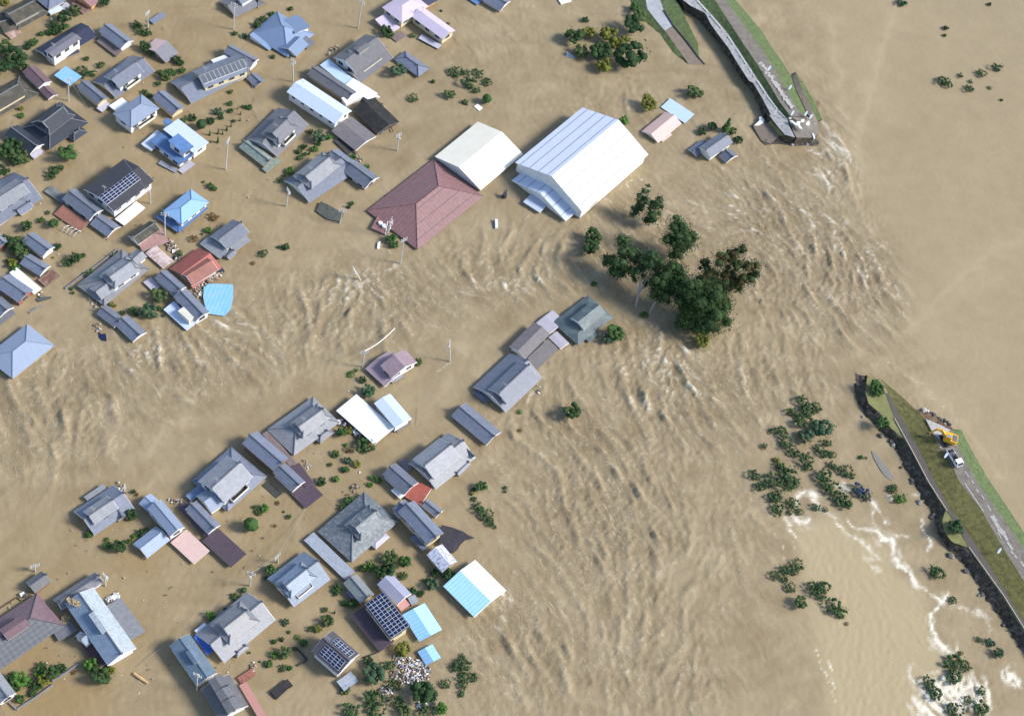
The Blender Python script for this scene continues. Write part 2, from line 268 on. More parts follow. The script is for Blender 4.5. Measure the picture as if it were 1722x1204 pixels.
def math_(nt, op, a, b=0.0):
    n = nt.nodes.new('ShaderNodeMath'); n.operation = op
    for s, v in ((n.inputs[0], a), (n.inputs[1], b)):
        if isinstance(v, (int, float)): s.default_value = v
        else: nt.links.new(v, s)
    return n.outputs[0]
def plain(name, col, rough=.6, var=.12, scale=.8, metal=0, dirt=None, dirt_amt=.5):
    if name in MATS: return MATS[name]
    m, nt, p = newmat(name)
    f = noise(nt, scale, 5, .65)
    c = ramp(nt, f, [(.3, tuple(x*(1-var) for x in col)), (.7, tuple(min(1, x*(1+var)) for x in col))])
    if dirt:
        g = ramp(nt, noise(nt, scale*1.7, 6, .7), [(.5, (0, 0, 0)), (.62, (dirt_amt,)*3)])
        c = mixc(nt, g, c, dirt)
    if name.startswith('wall_'):      # mud line left by the flood
        ge = nt.nodes.new('ShaderNodeNewGeometry'); sp = nt.nodes.new('ShaderNodeSeparateXYZ'); nt.links.new(ge.outputs['Position'], sp.inputs[0])
        zz = math_(nt, 'ADD', sp.outputs[2], math_(nt, 'MULTIPLY', noise(nt, 1.2, 3), .5))
        c = mixc(nt, ramp(nt, zz, [(.55, (.85, .85, .85)), (.8, (0, 0, 0))]), c, (.2, .15, .09))
    nt.links.new(c, p.inputs['Base Color']); p.inputs['Roughness'].default_value = rough; p.inputs['Metallic'].default_value = metal
    MATS[name] = m; return m
def roofmat(name, col, kind='tile', rough=.5, var=.15, dirt=None, dirt_amt=.6, period=.36, ds=.5):
    m, nt, p = newmat(name); v_ = var if max(col) < .4 else min(var, .05)
    uv = nt.nodes.new('ShaderNodeUVMap'); sep = nt.nodes.new('ShaderNodeSeparateXYZ'); nt.links.new(uv.outputs[0], sep.inputs[0])
    u = sep.outputs[0]; v = sep.outputs[1]
    f = noise(nt, .9, 6, .7); f2 = noise(nt, 5.0, 3, .6)
    fm = math_(nt, 'ADD', math_(nt, 'MULTIPLY', f, .55), math_(nt, 'MULTIPLY', f2, .45))
    c = ramp(nt, fm, [(.36, tuple(x*(1-v_*1.5) for x in col)), (.64, tuple(min(1, x*(1+v_*1.5)) for x in col))])
    # ribs running up the slope
    tri = math_(nt, 'PINGPONG', math_(nt, 'MULTIPLY', u, 1/period), .5)
    if kind == 'tile':
        lines = ramp(nt, tri, [(0, (.74, .74, .74)), (.2, (1.04, 1.04, 1.04))])
        tv = math_(nt, 'PINGPONG', math_(nt, 'MULTIPLY', v, 1/.6), .5)
        lines = mixc(nt, .5, lines, ramp(nt, tv, [(0, (.84, .84, .84)), (.2, (1.02, 1.02, 1.02))]), 'MULTIPLY')
        c = mixc(nt, 1.0, c, lines, 'MULTIPLY'); bs = .3
    elif kind == 'metal':
        lines = ramp(nt, tri, [(0, (.7, .7, .7)), (.13, (1, 1, 1))])
        c = mixc(nt, .8, c, lines, 'MULTIPLY'); bs = .3
    else: bs = .0
    if dirt:
        g = ramp(nt, noise(nt, ds, 8, .75), [(.47, (0, 0, 0)), (.6, (dirt_amt,)*3)])
        c = mixc(nt, g, c, dirt)
    oi = nt.nodes.new('ShaderNodeObjectInfo')
    c = mixc(nt, 1.0, c, ramp(nt, oi.outputs['Random'], [(0, (.86, .85, .84)), (.5, (1, 1, 1)), (1, (1.08, 1.1, 1.14))]), 'MULTIPLY')
    st_ = ramp(nt, noise(nt, 1.4, 8, .8), [(.56, (1, 1, 1)), (.72, (.8, .78, .74))])   # lichen and soot flecks
    c = mixc(nt, .55, c, st_, 'MULTIPLY')
    nt.links.new(c, p.inputs['Base Color']); p.inputs['Roughness'].default_value = rough
    if bs:
        b = nt.nodes.new('ShaderNodeBump'); b.inputs['Strength'].default_value = bs; b.inputs['Distance'].default_value = .06
        nt.links.new(math_(nt, 'SINE', math_(nt, 'MULTIPLY', tri, math.pi)), b.inputs['Height']); nt.links.new(b.outputs[0], p.inputs['Normal'])
    MATS[name] = m; return m
for k, col, kind, ro, o in (
    ('bt', (.165, .185, .24), 'tile', .36, {}), ('lt', (.24, .25, .275), 'tile', .36, {}), ('gt', (.15, .15, .165), 'tile', .38, {}),
    ('dt', (.03, .036, .05), 'tile', .45, {}), ('nv', (.035, .038, .07), 'metal', .35, {}), ('gn', (.17, .165, .19), 'metal', .5, {}),
    ('dg', (.115, .135, .155), 'tile', .5, dict(dirt=(.3, .32, .33), dirt_amt=.55, ds=1.2)), ('ms', (.055, .05, .038), 'tile', .8, dict(dirt=(.12, .105, .08))),
    ('ms2', (.13, .14, .14), 'tile', .8, dict(dirt=(.25, .26, .25))), ('gm', (.17, .21, .18), 'tile', .75, dict(dirt=(.3, .34, .3), ds=1.1)),
    ('gg', (.08, .105, .115), 'flat', .5, dict(var=.2, dirt=(.16, .22, .2), ds=.25)), ('gm2', (.2, .225, .235), 'tile', .6, {}), ('sl', (.27, .33, .45), 'metal', .4, {}), ('st', (.2, .26, .35), 'tile', .38, {}),
    ('s2', (.12, .17, .225), 'metal', .5, {}), ('sb', (.2, .28, .43), 'metal', .45, {}), ('mb', (.1, .19, .38), 'metal', .4, {}),
    ('mb3', (.25, .42, .64), 'metal', .4, {}), ('lb', (.23, .44, .7), 'metal', .4, dict(period=.9)), ('cy', (.42, .74, .88), 'metal', .4, dict(period=.9)),
    ('cw', (.75, .88, .9), 'metal', .4, {}), ('pb', (.48, .62, .74), 'metal', .45, {}), ('bw', (.52, .6, .74), 'metal', .4, dict(period=.7)),
    ('wh', (.8, .82, .85), 'flat', .5, {}), ('wm', (.68, .73, .85), 'metal', .4, dict(period=.7, var=.04)), ('cr', (.82, .77, .65), 'flat', .6, dict(var=.03, dirt=(.7, .62, .45), dirt_amt=.25, ds=.3)),
    ('mr', (.225, .12, .115), 'metal', .5, dict(period=1.1)), ('mr2', (.18, .115, .13), 'metal', .5, {}), ('pk', (.68, .48, .44), 'metal', .5, {}),
    ('pk2', (.5, .25, .22), 'metal', .55, {}), ('lv', (.42, .4, .46), 'metal', .5, {}), ('lp', (.55, .47, .58), 'metal', .5, {}),
    ('lvb', (.3, .22, .25), 'metal', .55, {}), ('lz', (.33, .34, .45), 'metal', .45, {}), ('br', (.19, .145, .14), 'metal', .6, {}),
    ('gb', (.165, .15, .155), 'metal', .55, {}), ('rb', (.3, .135, .09), 'tile', .7, {}), ('rb2', (.23, .095, .07), 'metal', .6, dict(dirt=(.33, .12, .08))),
    ('rd', (.33, .09, .07), 'metal', .55, dict(dirt=(.2, .08, .06), dirt_amt=.6)), ('rd2', (.36, .1, .07), 'metal', .5, {}), ('rp', (.33, .19, .17), 'metal', .7, {}),
    ('ru', (.3, .16, .12), 'metal', .8, dict(dirt=(.55, .5, .45))), ('ru2', (.15, .07, .05), 'metal', .8, dict(dirt=(.35, .27, .22), ds=.3)),
    ('sr', (.6, .5, .48), 'metal', .6, dict(dirt=(.3, .12, .09), ds=.8, period=1.0)), ('pv', (.085, .06, .08), 'metal', .6, {}), ('pv2', (.1, .05, .06), 'metal', .6, {}),
    ('bk', (.016, .017, .018), 'flat', .85, dict(dirt=(.05, .045, .04), ds=.7)), ('dk', (.05, .05, .045), 'flat', .7, dict(dirt=(.09, .09, .08))),
    ('ds', (.045, .045, .055), 'metal', .6, {}), ('dp', (.085, .08, .1), 'tile', .6, {}), ('sd', (.09, .1, .115), 'metal', .5, dict(period=1.3)),
    ('mt', (.3, .33, .38), 'metal', .45, {}), ('sp', (.58, .6, .7), 'flat', .55, dict(dirt=(.12, .12, .14), dirt_amt=.9, ds=2.2)), ('wt', (.42, .47, .5), 'tile', .45, dict(dirt=(.25, .3, .33), ds=1.1))):
    roofmat('roof_'+k, col, kind, ro, **o)
for k, col in dict(w=(.72, .72, .71), c=(.62, .54, .36), g=(.3, .29, .27), b=(.2, .13, .09), bw2=(.22, .13, .08), r=(.3, .1, .07), o=(.75, .4, .16), k=(.08, .07, .06)).items():
    plain('wall_'+k, col, .8, .07, .6, dirt=tuple(x*.7 for x in col), dirt_amt=.35)
WHITE = plain('white_paint', (.8, .8, .8), .5, .03); DARK = plain('dark_trim', (.05, .05, .055), .6)
CAP = plain('ridge_tile', (.13, .14, .165), .5, .1); CAPL = plain('pale_ridge_tile', (.19, .2, .21), .5, .1)
GLASS = plain('window_glass', (.03, .04, .05), .12, .2); PANEL = plain('solar_glass', (.012, .022, .07), .15, .2, 1.5)
POLEM = plain('pole_concrete', (.5, .5, .48), .7); STEEL = plain('steel', (.45, .47, .5), .45, metal=.3)

# ------------------------------------------------------------------ mesh helpers
COL = sc.collection
def tag(o, label=None, cat=None, group=None, kind=None):
    if label: o['label'] = label
    if cat: o['category'] = cat
    if group: o['group'] = group
    if kind: o['kind'] = kind
    return o
def empty(name, loc):
    o = bpy.data.objects.new(name, None); COL.objects.link(o); o.location = loc; o.empty_display_size = .5; return o
class MB:
    def __init__(s): s.v = []; s.f = []; s.m = []; s.uv = []
    def face(s, pts, mat=0, uv=None):
        b = len(s.v); s.v += [tuple(p) for p in pts]; s.f.append(tuple(range(b, b+len(pts)))); s.m.append(mat)
        s.uv += uv if uv else [(0, 0)]*len(pts)
    def box(s, o, x, y, z, mat=0):
        """o corner, x y z edge vectors"""
        o, x, y, z = map(Vector, (o, x, y, z))
        q = [o, o+x, o+x+y, o+y]; t = [p+z for p in q]
        s.face(q[::-1], mat); s.face(t, mat)
        for i in range(4):
            j = (i+1) % 4; s.face([q[i], q[j], t[j], t[i]], mat)
    def cbox(s, c, x, y, z, mat=0):
        c, x, y, z = map(Vector, (c, x, y, z)); s.box(c-x/2-y/2-z/2, x, y, z, mat)
    def bar(s, a, b, w, h=None, mat=0):
        a, b = Vector(a), Vector(b); d = b-a
        if d.length < 1e-5: return
        h = h or w; side = d.cross(Vector((0, 0, 1)))
        if side.length < 1e-4: side = Vector((1, 0, 0))
        side.normalize(); up = side.cross(d).normalized()
        s.box(a-side*w/2-up*h/2, d, side*w, up*h, mat)
    def tube(s, pts, rs, n=8, mat=0):
        rings = []
        for i, p in enumerate(pts):
            p = Vector(p); d = (Vector(pts[min(i+1, len(pts)-1)])-Vector(pts[max(i-1, 0)])).normalized()
            a = d.cross(Vector((.3, .9, .1))); a.normalize(); b = d.cross(a)
            r = rs[i] if isinstance(rs, (list, tuple)) else rs
            rings.append([p+(a*math.cos(t)+b*math.sin(t))*r for t in [2*math.pi*k/n for k in range(n)]])
        for i in range(len(rings)-1):
            for k in range(n):
                l = (k+1) % n; s.face([rings[i][k], rings[i][l], rings[i+1][l], rings[i+1][k]], mat)
        s.face(rings[0][::-1], mat); s.face(rings[-1], mat)
    def build(s, name, mats, parent=None, smooth=False, loc=None):
        me = bpy.data.meshes.new(name); me.from_pydata([tuple(v) for v in s.v], [], s.f); me.update()
        for mt in (mats if isinstance(mats, (list, tuple)) else [mats]): me.materials.append(mt)
        me.polygons.foreach_set('material_index', s.m)
        u = me.uv_layers.new(name='UVMap'); u.data.foreach_set('uv', [c for p in s.uv for c in p])
        if smooth: me.polygons.foreach_set('use_smooth', [True]*len(s.f))
        o = bpy.data.objects.new(name, me); COL.objects.link(o)
        if parent: o.parent = parent
        if loc is not None: o.location = loc
        return o

S = 5.73333
def abspx(org, p): return org[0]+p[0]/S, org[1]+p[1]/S
TILES = {'bt', 'lt', 'gt', 'dt', 'dg', 'ms', 'gm', 'gm2', 'st', 'dp', 'sl', 'sb', 's2', 'mb', 'mb3', 'sd', 'mr', 'mr2', 'wt'}
def block(root, org, spec):
    typ, A, B, D, z, mat, wall, pitch, m2, opt = spec
    O = root.location
    pA, pB, pD = abspx(org, A), abspx(org, B), abspx(org, D)
    if pitch is None: pitch = {'g': .45, 'h': .42, 'i': .5, 's': .16, 'f': .025}[typ]
    a = W(*pA, z); bb = W(*pB, z); zd = z
    u = (bb-a); L = u.length; u.normalize(); vp = Vector((-u.y, u.x, 0))
    for _ in range(4):
        d = W(*pD, zd)-a; w = d.dot(vp)
        zd = z + (pitch*abs(w) if typ in 'sf' else 0)
    v = vp if w > 0 else -vp; w = abs(w)
    flip = u.cross(v).z < 0
    def P(x, y, h): q = a+u*x+v*y-O; return Vector((q.x, q.y, h-O.z+0))
    mr, mrb = MATS['roof_'+mat], MATS['roof_'+(m2 or mat)]
    t = .14; roof = MB(); cap = MB()
    def rf(pts, mi, axis='y'):
        ps = [P(*p) for p in pts]
        uv = [(p[0], p[1]) if axis == 'y' else (p[1], p[0]) for p in pts]
        n = (ps[1]-ps[0]).cross(ps[2]-ps[0])
        if n.z < 0: ps, uv = ps[::-1], uv[::-1]
        roof.face(ps, mi, uv)
    def under(pts):
        ps = [P(*p) for p in pts]
        if (ps[1]-ps[0]).cross(ps[2]-ps[0]).z > 0: ps = ps[::-1]
        roof.face(ps, 2)
    def skirt(loop):
        for i in range(len(loop)):
            p, q = loop[i], loop[(i+1) % len(loop)]
            roof.face([P(*p), P(*q), P(q[0], q[1], q[2]-t), P(p[0], p[1], p[2]-t)], 2)
    H_ = lambda y: z+pitch*min(y, w-y)
    r = pitch*w/2; hgt = {'s': pitch*w, 'f': pitch*w}.get(typ, r)
    if typ == 'g':
        rf([(0, 0, z), (L, 0, z), (L, w/2, z+r), (0, w/2, z+r)], 0); rf([(0, w/2, z+r), (L, w/2, z+r), (L, w, z), (0, w, z)], 1)
        under([(0, 0, z-t), (L, 0, z-t), (L, w/2, z+r-t), (0, w/2, z+r-t)]); under([(0, w/2, z+r-t), (L, w/2, z+r-t), (L, w, z-t), (0, w, z-t)])
        skirt([(0, 0, z), (L, 0, z), (L, w/2, z+r), (L, w, z), (0, w, z), (0, w/2, z+r)])
        caps = [((-.08, w/2, z+r), (L+.08, w/2, z+r))]
    elif typ in 'hi':
        e = (w/2 if typ == 'h' else .24*w)
        if typ == 'h' and L < w:
            e = L/2; rr = pitch*e
            rf([(0, 0, z), (L, 0, z), (e, e, z+rr)], 0); rf([(L, w, z), (0, w, z), (e, w-e, z+rr)], 1)
            rf([(0, 0, z), (e, e, z+rr), (e, w-e, z+rr), (0, w, z)], 0, 'x'); rf([(L, 0, z), (L, w, z), (e, w-e, z+rr), (e, e, z+rr)], 1, 'x')
            caps = [((e, e, z+rr), (e, w-e, z+rr))]+[((x, y, z), (e, min(max(y, e), w-e), z+rr)) for x in (0, L) for y in (0, w)]
        elif typ == 'h':
            e = min(e, L/2)
            rf([(0, 0, z), (L, 0, z), (L-e, w/2, z+r), (e, w/2, z+r)], 0); rf([(0, w, z), (e, w/2, z+r), (L-e, w/2, z+r), (L, w, z)], 1)
            rf([(0, 0, z), (e, w/2, z+r), (0, w, z)], 0, 'x'); rf([(L, 0, z), (L, w, z), (L-e, w/2, z+r)], 1, 'x')
            caps = [((e, w/2, z+r), (L-e, w/2, z+r))]+[((x, y, z), ((e if x == 0 else L-e), w/2, z+r)) for x in (0, L) for y in (0, w)]
        else:
            e = min(e, L*.2); he = pitch*e
            o = .45   # the small gable roof oversails
            rf([(0, 0, z), (L, 0, z), (L-e, e, z+he), (L-e+o, e, z+he), (L-e+o, w/2, z+r), (e-o, w/2, z+r), (e-o, e, z+he), (e, e, z+he)], 0)
            rf([(0, w, z), (e, w-e, z+he), (e-o, w-e, z+he), (e-o, w/2, z+r), (L-e+o, w/2, z+r), (L-e+o, w-e, z+he), (L-e, w-e, z+he), (L, w, z)], 1)
            for x, xe, mi in ((0, e, 0), (L, L-e, 1)):
                rf([(x, 0, z), (xe, e, z+he), (xe, w-e, z+he), (x, w, z)], mi, 'x')
                roof.face([P(xe, e, z+he-.03), P(xe, w-e, z+he-.03), P(xe, w/2, z+r-.12)], 3)
                xo = xe-o if x == 0 else xe+o
                for ys in ((e, w/2), (w-e, w/2)):
                    cap.bar(P(xo, ys[0], z+he-.02), P(xo, ys[1], z+r+.03), .26, .26)
            caps = [((e-o-.15, w/2, z+r), (L-e+o+.15, w/2, z+r))]+[((x, y, z), ((e if x == 0 else L-e), (e if y == 0 else w-e), z+he)) for x in (0, L) for y in (0, w)]
        skirt([(0, 0, z), (L, 0, z), (L, w, z), (0, w, z)]); under([(0, 0, z-t), (L, 0, z-t), (L, w, z-t), (0, w, z-t)])
    else:
        z2 = z+hgt
        rf([(0, 0, z), (L, 0, z), (L, w, z2), (0, w, z2)], 0)
        if m2:   # second colour on the far part of a single slope
            rf([(0, w*.52, z+hgt*.52+.02), (L, w*.52, z+hgt*.52+.02), (L, w, z2+.02), (0, w, z2+.02)], 1)
        under([(0, 0, z-t), (L, 0, z-t), (L, w, z2-t), (0, w, z2-t)]); skirt([(0, 0, z), (L, 0, z), (L, w, z2), (0, w, z2)])
        caps = []
    edge = WHITE if mat in ('wm', 'cr', 'bw', 'wh', 'pk', 'lp', 'cy') else plain('eave_trim', (.2, .2, .21), .6)
    ro = roof.build('roof', [mr, mrb, edge, MATS['wall_w']], root)
    if mat in TILES and caps:
        wd_ = .24 if mat in ('bt', 'lt', 'gt', 'dt', 'dg', 'ms', 'gm', 'gm2', 'st', 'wt') else .14
        for i, (p, q) in enumerate(caps):
            cap.bar(P(p[0], p[1], p[2]+.05), P(q[0], q[1], q[2]+.05), wd_ if i == 0 else wd_*.75, wd_*.9)
            if i == 0 and wd_ > .2:
                for e_ in (p, q): cap.cbox(P(e_[0], e_[1], e_[2]+.22), u*.22, v*.55, (0, 0, .55))
        mc = CAP if (mat in ('bt', 'lt', 'gm', 'gt', 'gm2', 'wt', 'st')) else (CAPL if mat in ('dt', 'dg', 'ms') else mr)
        cap.build('ridge_cap', [mc], ro)
    elif cap.v: cap.build('ridge_cap', [CAP], ro)
    if opt.get('seam') and typ in 'gh':
        sm = MB(); n = opt['seam']
        for k in range(n):
            y = w/2*(k+.6)/n
            for yy in (y, w-y):
                x0, x1 = (0, L) if typ == 'g' else (y, L-y)
                if x1 > x0: sm.bar(P(x0, yy, z+pitch*y+.02), P(x1, yy, z+pitch*y+.02), .12, .05)
        sm.build('roof_seam', [plain('seam', (.12, .12, .14), .6)], ro)
    # walls
    ov = 0 if wall == 'n' else min(.55, .09*min(L, w))
    if wall != 'n':
        wb = MB(); zb = -.8
        x0, x1, y0, y1 = ov, L-ov, ov, w-ov
        if typ == 'g': prof = [(y0, z+pitch*y0-t), (w/2, z+r-t-.01), (y1, z+pitch*y0-t)]
        elif typ in 'hi': prof = [(y0, z-t+.02), (y1, z-t+.02)]
        else: prof = [(y0, z+pitch*y0-t), (y1, z+pitch*y1-t)]
        for x, fl in ((x0, 0), (x1, 1)):
            ps = [P(x, y0, zb)]+[P(x, y, h) for y, h in prof]+[P(x, y1, zb)]
            wb.face(ps if fl == flip else ps[::-1])
        for (y, h, s_) in ((prof[0][0], prof[0][1], 0), (prof[-1][0], prof[-1][1], 1)):
            ps = [P(x0, y, zb), P(x1, y, zb), P(x1, y, h), P(x0, y, h)]
            wb.face(ps if (s_ == 0) != flip else ps[::-1])
        wb.build('wall', [MATS['wall_'+wall]], root)
        if typ == 'g' and wall in 'wc' and mat not in ('wm', 'cr'):   # barge boards at the gables
            for x in (-.03, L+.03):
                bb_ = MB()
                for q in (0, w): bb_.bar(P(x, q, z-.2), P(x, w/2, z+r-.2), .08, .24)
                bb_.build('barge_board', [WHITE if wall == 'w' else plain('barge_brown', (.3, .24, .18), .7)], ro)
    if opt.get('open'):
        for x in (.3, L/2, L-.3):
            for y in (.3, w-.3):
                pb = MB(); h = z+(pitch*y if typ in 'sf' else 0)-t
                pb.tube([P(x, y, -.8), P(x, y, h)], .07, 6); pb.build('post', [STEEL], root)
    # windows on the walls the open side faces
    if opt.get('win'):
        zt = z-.45; hh = 1.05
        walls = [(lambda s_: P(s_, ov, 0), u, -v, L, ov)]
        if typ == 'g' or True:
            walls += [(lambda s_: P(L-ov, s_, 0), v, u, w, ov), (lambda s_: P(ov, s_, 0), v, -u, w, ov)]
        for fn, du, nrm, ln, o_ in walls:
            if nrm.dot(Vector((CAM.x, CAM.y, 0))-Vector((a.x, a.y, 0))) < 0: continue
            n = max(1, int((ln-2*o_)/3.0)); 
            for k in range(n):
                c = o_+(ln-2*o_)*(k+.5)/n; ww = min(1.7, (ln-2*o_)/n*.62)
                if opt['win'] == 2: ww = 1.0
                q = fn(c); q.z = zt-hh/2-O.z
                fm = MB(); fm.cbox(q+nrm*.03, du*(ww+.16), nrm*.1, (0, 0, hh+.16)); fo = fm.build('window', [WHITE if k % 2 else STEEL], root)
                pm = MB()
                for sg in (-1, 1): pm.cbox(q+nrm*.085+du*sg*ww*.25, du*ww*.46, nrm*.02, (0, 0, hh))
                pm.build('pane', [GLASS], fo)
    if opt.get('bal'):
        bl = MB(); x0, x1 = L*.22, L*.78; f0 = z-2.0; dp = 1.25; y_ = ov-.02
        bl.box(P(x0, y_-dp, f0), u*(x1-x0), v*dp, (0, 0, .15), 1)
        bl.box(P(x0, y_-dp, f0+.152), u*(x1-x0), v*.08, (0, 0, .85), 0)
        bl.box(P(x0, y_-dp+.082, f0+.152), u*.08, v*(dp-.09), (0, 0, .85), 0); bl.box(P(x1-.08, y_-dp+.082, f0+.152), u*.08, v*(dp-.09), (0, 0, .85), 0)
        bl.build('balcony', [plain('balcony_cream', (.72, .68, .58), .6), DARK], root)
    for key, yfun in (('sol', lambda q: (q*w/2 if typ != 's' else q*w)), ('solb', lambda q: w-q*w/2)):
        if opt.get(key):
            f0, f1, g0, g1, nx, ny = opt[key]
            hfun = (lambda y: z+pitch*min(y, w-y)) if typ != 's' else (lambda y: z+pitch*y)
            sp_ = MB(); X0, X1 = f0*L, f1*L; Y0, Y1 = yfun(g0), yfun(g1)
            if Y0 > Y1: Y0, Y1 = Y1, Y0
            def Q(x, y, h): return P(x, y, hfun(y)+h)
            c = [Q(X0, Y0, .16), Q(X1, Y0, .16), Q(X1, Y1, .16), Q(X0, Y1, .16)]
            if (c[1]-c[0]).cross(c[2]-c[0]).z < 0: c = c[::-1]
            sp_.face(c, 0)
            for i in range(4):
                p, q = c[i], c[(i+1) % 4]; sp_.face([p, q, q-Vector((0, 0, .13)), p-Vector((0, 0, .13))], 0)
            gx, gy = .055, .055
            for i in range(nx):
                for j in range(ny):
                    if (key, nx, ny) == ('sol', 11, 5) and (i, j) in ((4, 3), (6, 2)): hole = 2
                    else: hole = 1
                    xa = X0+(X1-X0)*i/nx+gx; xb = X0+(X1-X0)*(i+1)/nx-gx; ya = Y0+(Y1-Y0)*j/ny+gy; yb = Y0+(Y1-Y0)*(j+1)/ny-gy
                    c = [Q(xa, ya, .185), Q(xb, ya, .185), Q(xb, yb, .185), Q(xa, yb, .185)]
                    if (c[1]-c[0]).cross(c[2]-c[0]).z < 0: c = c[::-1]
                    sp_.face(c, hole)
            sp_.build('solar_panel', [plain('panel_frame', (.55, .56, .58), .4), PANEL if nx != 10 else plain('solar_grey', (.1, .115, .14), .3), DARK], root)
    if opt.get('win') and caps and typ in 'gi':
        q = P(caps[0][0][0]+L*.12+.5, w/2, z+r); an = MB(); an.tube([q, q+Vector((0, 0, 2.3))], .045, 5)
        an.bar(q+Vector((-.7, .2, 2.1)), q+Vector((.7, -.2, 2.1)), .05)
        for k_ in (-.55, -.2, .15, .5): an.bar(q+Vector((k_-.12, -.28*k_-.4, 2.14)), q+Vector((k_+.12, -.28*k_+.4, 2.14)), .04)
        an.build('antenna', [STEEL], ro)
    for k in range(opt.get('vent', 0)):
        vb = MB(); n = opt['vent']; xc = L*(k+.5)/n if n > 1 else L*.5; l2, w2 = (1.6, 1.3) if n > 1 else (min(4, L*.16), .13*w)
        zb, zt = z+r-pitch*w2, z+r+.75
        for sgn in (-1, 1):
            vb.face([P(xc-l2, w/2, zt+pitch*w2*.4), P(xc+l2, w/2, zt+pitch*w2*.4), P(xc+l2, w/2+sgn*w2*1.25, zt-.2), P(xc-l2, w/2+sgn*w2*1.25, zt-.2)], 0, [(0, 0), (2*l2, 0), (2*l2, 1), (0, 1)])
        vb.box(P(xc-l2*.9, w/2-w2, zb-.2), u*l2*1.8, v*w2*2, (0, 0, zt-zb-.05), 1)
        vb.build('roof_vent', [mrb, MATS['wall_g']], ro)
    if opt.get('box'):
        bx = MB(); bx.box(P(L*.42, w*.45, z+.3), u*4.2, v*2.0, (0, 0, 1.5)); bx.build('roof_box', [plain('box_cream', (.62, .6, .52), .6)], root)

REFS = []
def building(rec):
    org, name, cat, short, label, blocks = rec
    cs = [W(*abspx(org, p)) for s_ in blocks for p in (s_[2], s_[3])]
    c = sum(cs, Vector())/len(cs)
    root = empty(name, (c.x, c.y, 0)); tag(root, label, cat)
    for s_ in blocks: block(root, org, (s_[0], s_[1], s_[2], s_[3], s_[4], s_[5], s_[6], s_[7], s_[8], s_[9]))
    ps = [abspx(org, p) for p in (blocks[0][1], blocks[0][2], blocks[0][3])]
    mx = (ps[1][0]+ps[2][0])/2; my = (ps[1][1]+ps[2][1])/2
    REFS.append((mx, my, short))
for rec in BLD: building(rec)

# ------------------------------------------------------------------ flood water
def project(P):
    """photo pixel of world points (N,3)"""
    d = P-np.array(CAM); F_ = np.array(_F); X_ = np.array(CX); Y_ = np.array(CY)
    z = d@F_; return IW/2+FPX*(d@X_)/z, IH/2-FPX*(d@Y_)/z
GX0, GX1, GY0, GY1, GS = -235.0, 255.0, -175.0, 240.0, 0.55
nx_ = int((GX1-GX0)/GS); ny_ = int((GY1-GY0)/GS)
xs = GX0+GS*np.arange(nx_); ys = GY0+GS*np.arange(ny_)
XX, YY = np.meshgrid(xs, ys)
PXX, PYY = project(np.stack([XX.ravel(), YY.ravel(), np.zeros(XX.size)], 1)); PXX = PXX.reshape(XX.shape); PYY = PYY.reshape(XX.shape)
rs = np.random.RandomState(3)
fy = np.fft.fftfreq(ny_)[:, None]; fx = np.fft.fftfreq(nx_)[None, :]; fr = np.hypot(fx, fy)/GS
def band(lo, hi):
    s = np.fft.fft2(rs.standard_normal((ny_, nx_)))
    s *= np.exp(-(fr*lo)**2*3)*(1-np.exp(-(fr*hi)**2*3)); r = np.fft.ifft2(s).real; return r/r.std()
def lic(n, ang, length, step=1.0):
    k = int(length/step/GS/2); out = np.zeros_like(n); wsum = 0
    ii, jj = np.mgrid[0:ny_, 0:nx_]; dx = np.cos(ang); dy = np.sin(ang)
    for s_ in range(-k, k+1):
        w = 1-abs(s_)/(k+1)
        a = np.clip(np.rint(ii+dy*s_*step), 0, ny_-1).astype(int); b_ = np.clip(np.rint(jj+dx*s_*step), 0, nx_-1).astype(int)
        out += w*n[a, b_]; wsum += w
    return out/out.std()
def blobs(lst):
    r = np.zeros_like(PXX)
    for x, y, rx, ry, an, v in lst:
        c, s = math.cos(math.radians(an)), math.sin(math.radians(an)); dx = PXX-x; dy = PYY-y
        a = (dx*c+dy*s)/rx; b_ = (-dx*s+dy*c)/ry
        r = np.maximum(r, v*np.exp(-(a*a+b_*b_)**1.3)) if v > 0 else r+v*np.exp(-(a*a+b_*b_))
    return r
WPX = PXX+2.2*band(4, 12)+.9*band(1.2, 3); WPY = PYY+2.2*band(4, 12)+.9*band(1.2, 3); WV = np.clip(1+.4*band(4, 10), .4, 2.0)
def lines(lst):
    r = np.zeros_like(PXX)
    for w, v, pts in lst:
        for (x0, y0), (x1, y1) in zip(pts, pts[1:]):
            dx, dy = x1-x0, y1-y0; t = np.clip(((WPX-x0)*dx+(WPY-y0)*dy)/(dx*dx+dy*dy), 0, 1)
            d = np.hypot(WPX-x0-t*dx, WPY-y0-t*dy); ww = w*.6*WV; r = np.maximum(r, v*np.maximum(np.exp(-(d/ww)**2), .4*np.exp(-(d/(ww*3.2))**2)))
    return r
# strength of the current (x, y, half sizes, tilt, value), in photo pixels like every field here
turb = blobs([(1330, 420, 200, 130, 40, 1.0), (1130, 420, 170, 110, 0, .8), (900, 450, 220, 70, -8, .75), (600, 520, 260, 75, -12, .85), (330, 600, 260, 75, -12, .85), (80, 690, 200, 110, -10, .8),
              (1130, 650, 170, 120, 30, .9), (1000, 850, 230, 150, 70, .95), (880, 1080, 130, 130, 40, .75), (1060, 1080, 160, 130, 70, .6), (1280, 640, 130, 90, 20, .7), (1400, 270, 45, 90, -10, .9), (1470, 470, 70, 110, -30, .9),
              (1060, 200, 130, 60, 0, .35), (820, 60, 60, 50, 0, .3), (1220, 900, 90, 200, 0, .35), (1600, 150, 200, 150, 0, .18), (1150, 1150, 100, 60, 0, .5)])
turb = turb + .09
wob = band(30, 80); big_ = band(10, 30)
ang0 = gdir(.62, 1); A0 = math.atan2(ang0.y, ang0.x)
crest = A0+.3*wob+.24*band(12, 30)
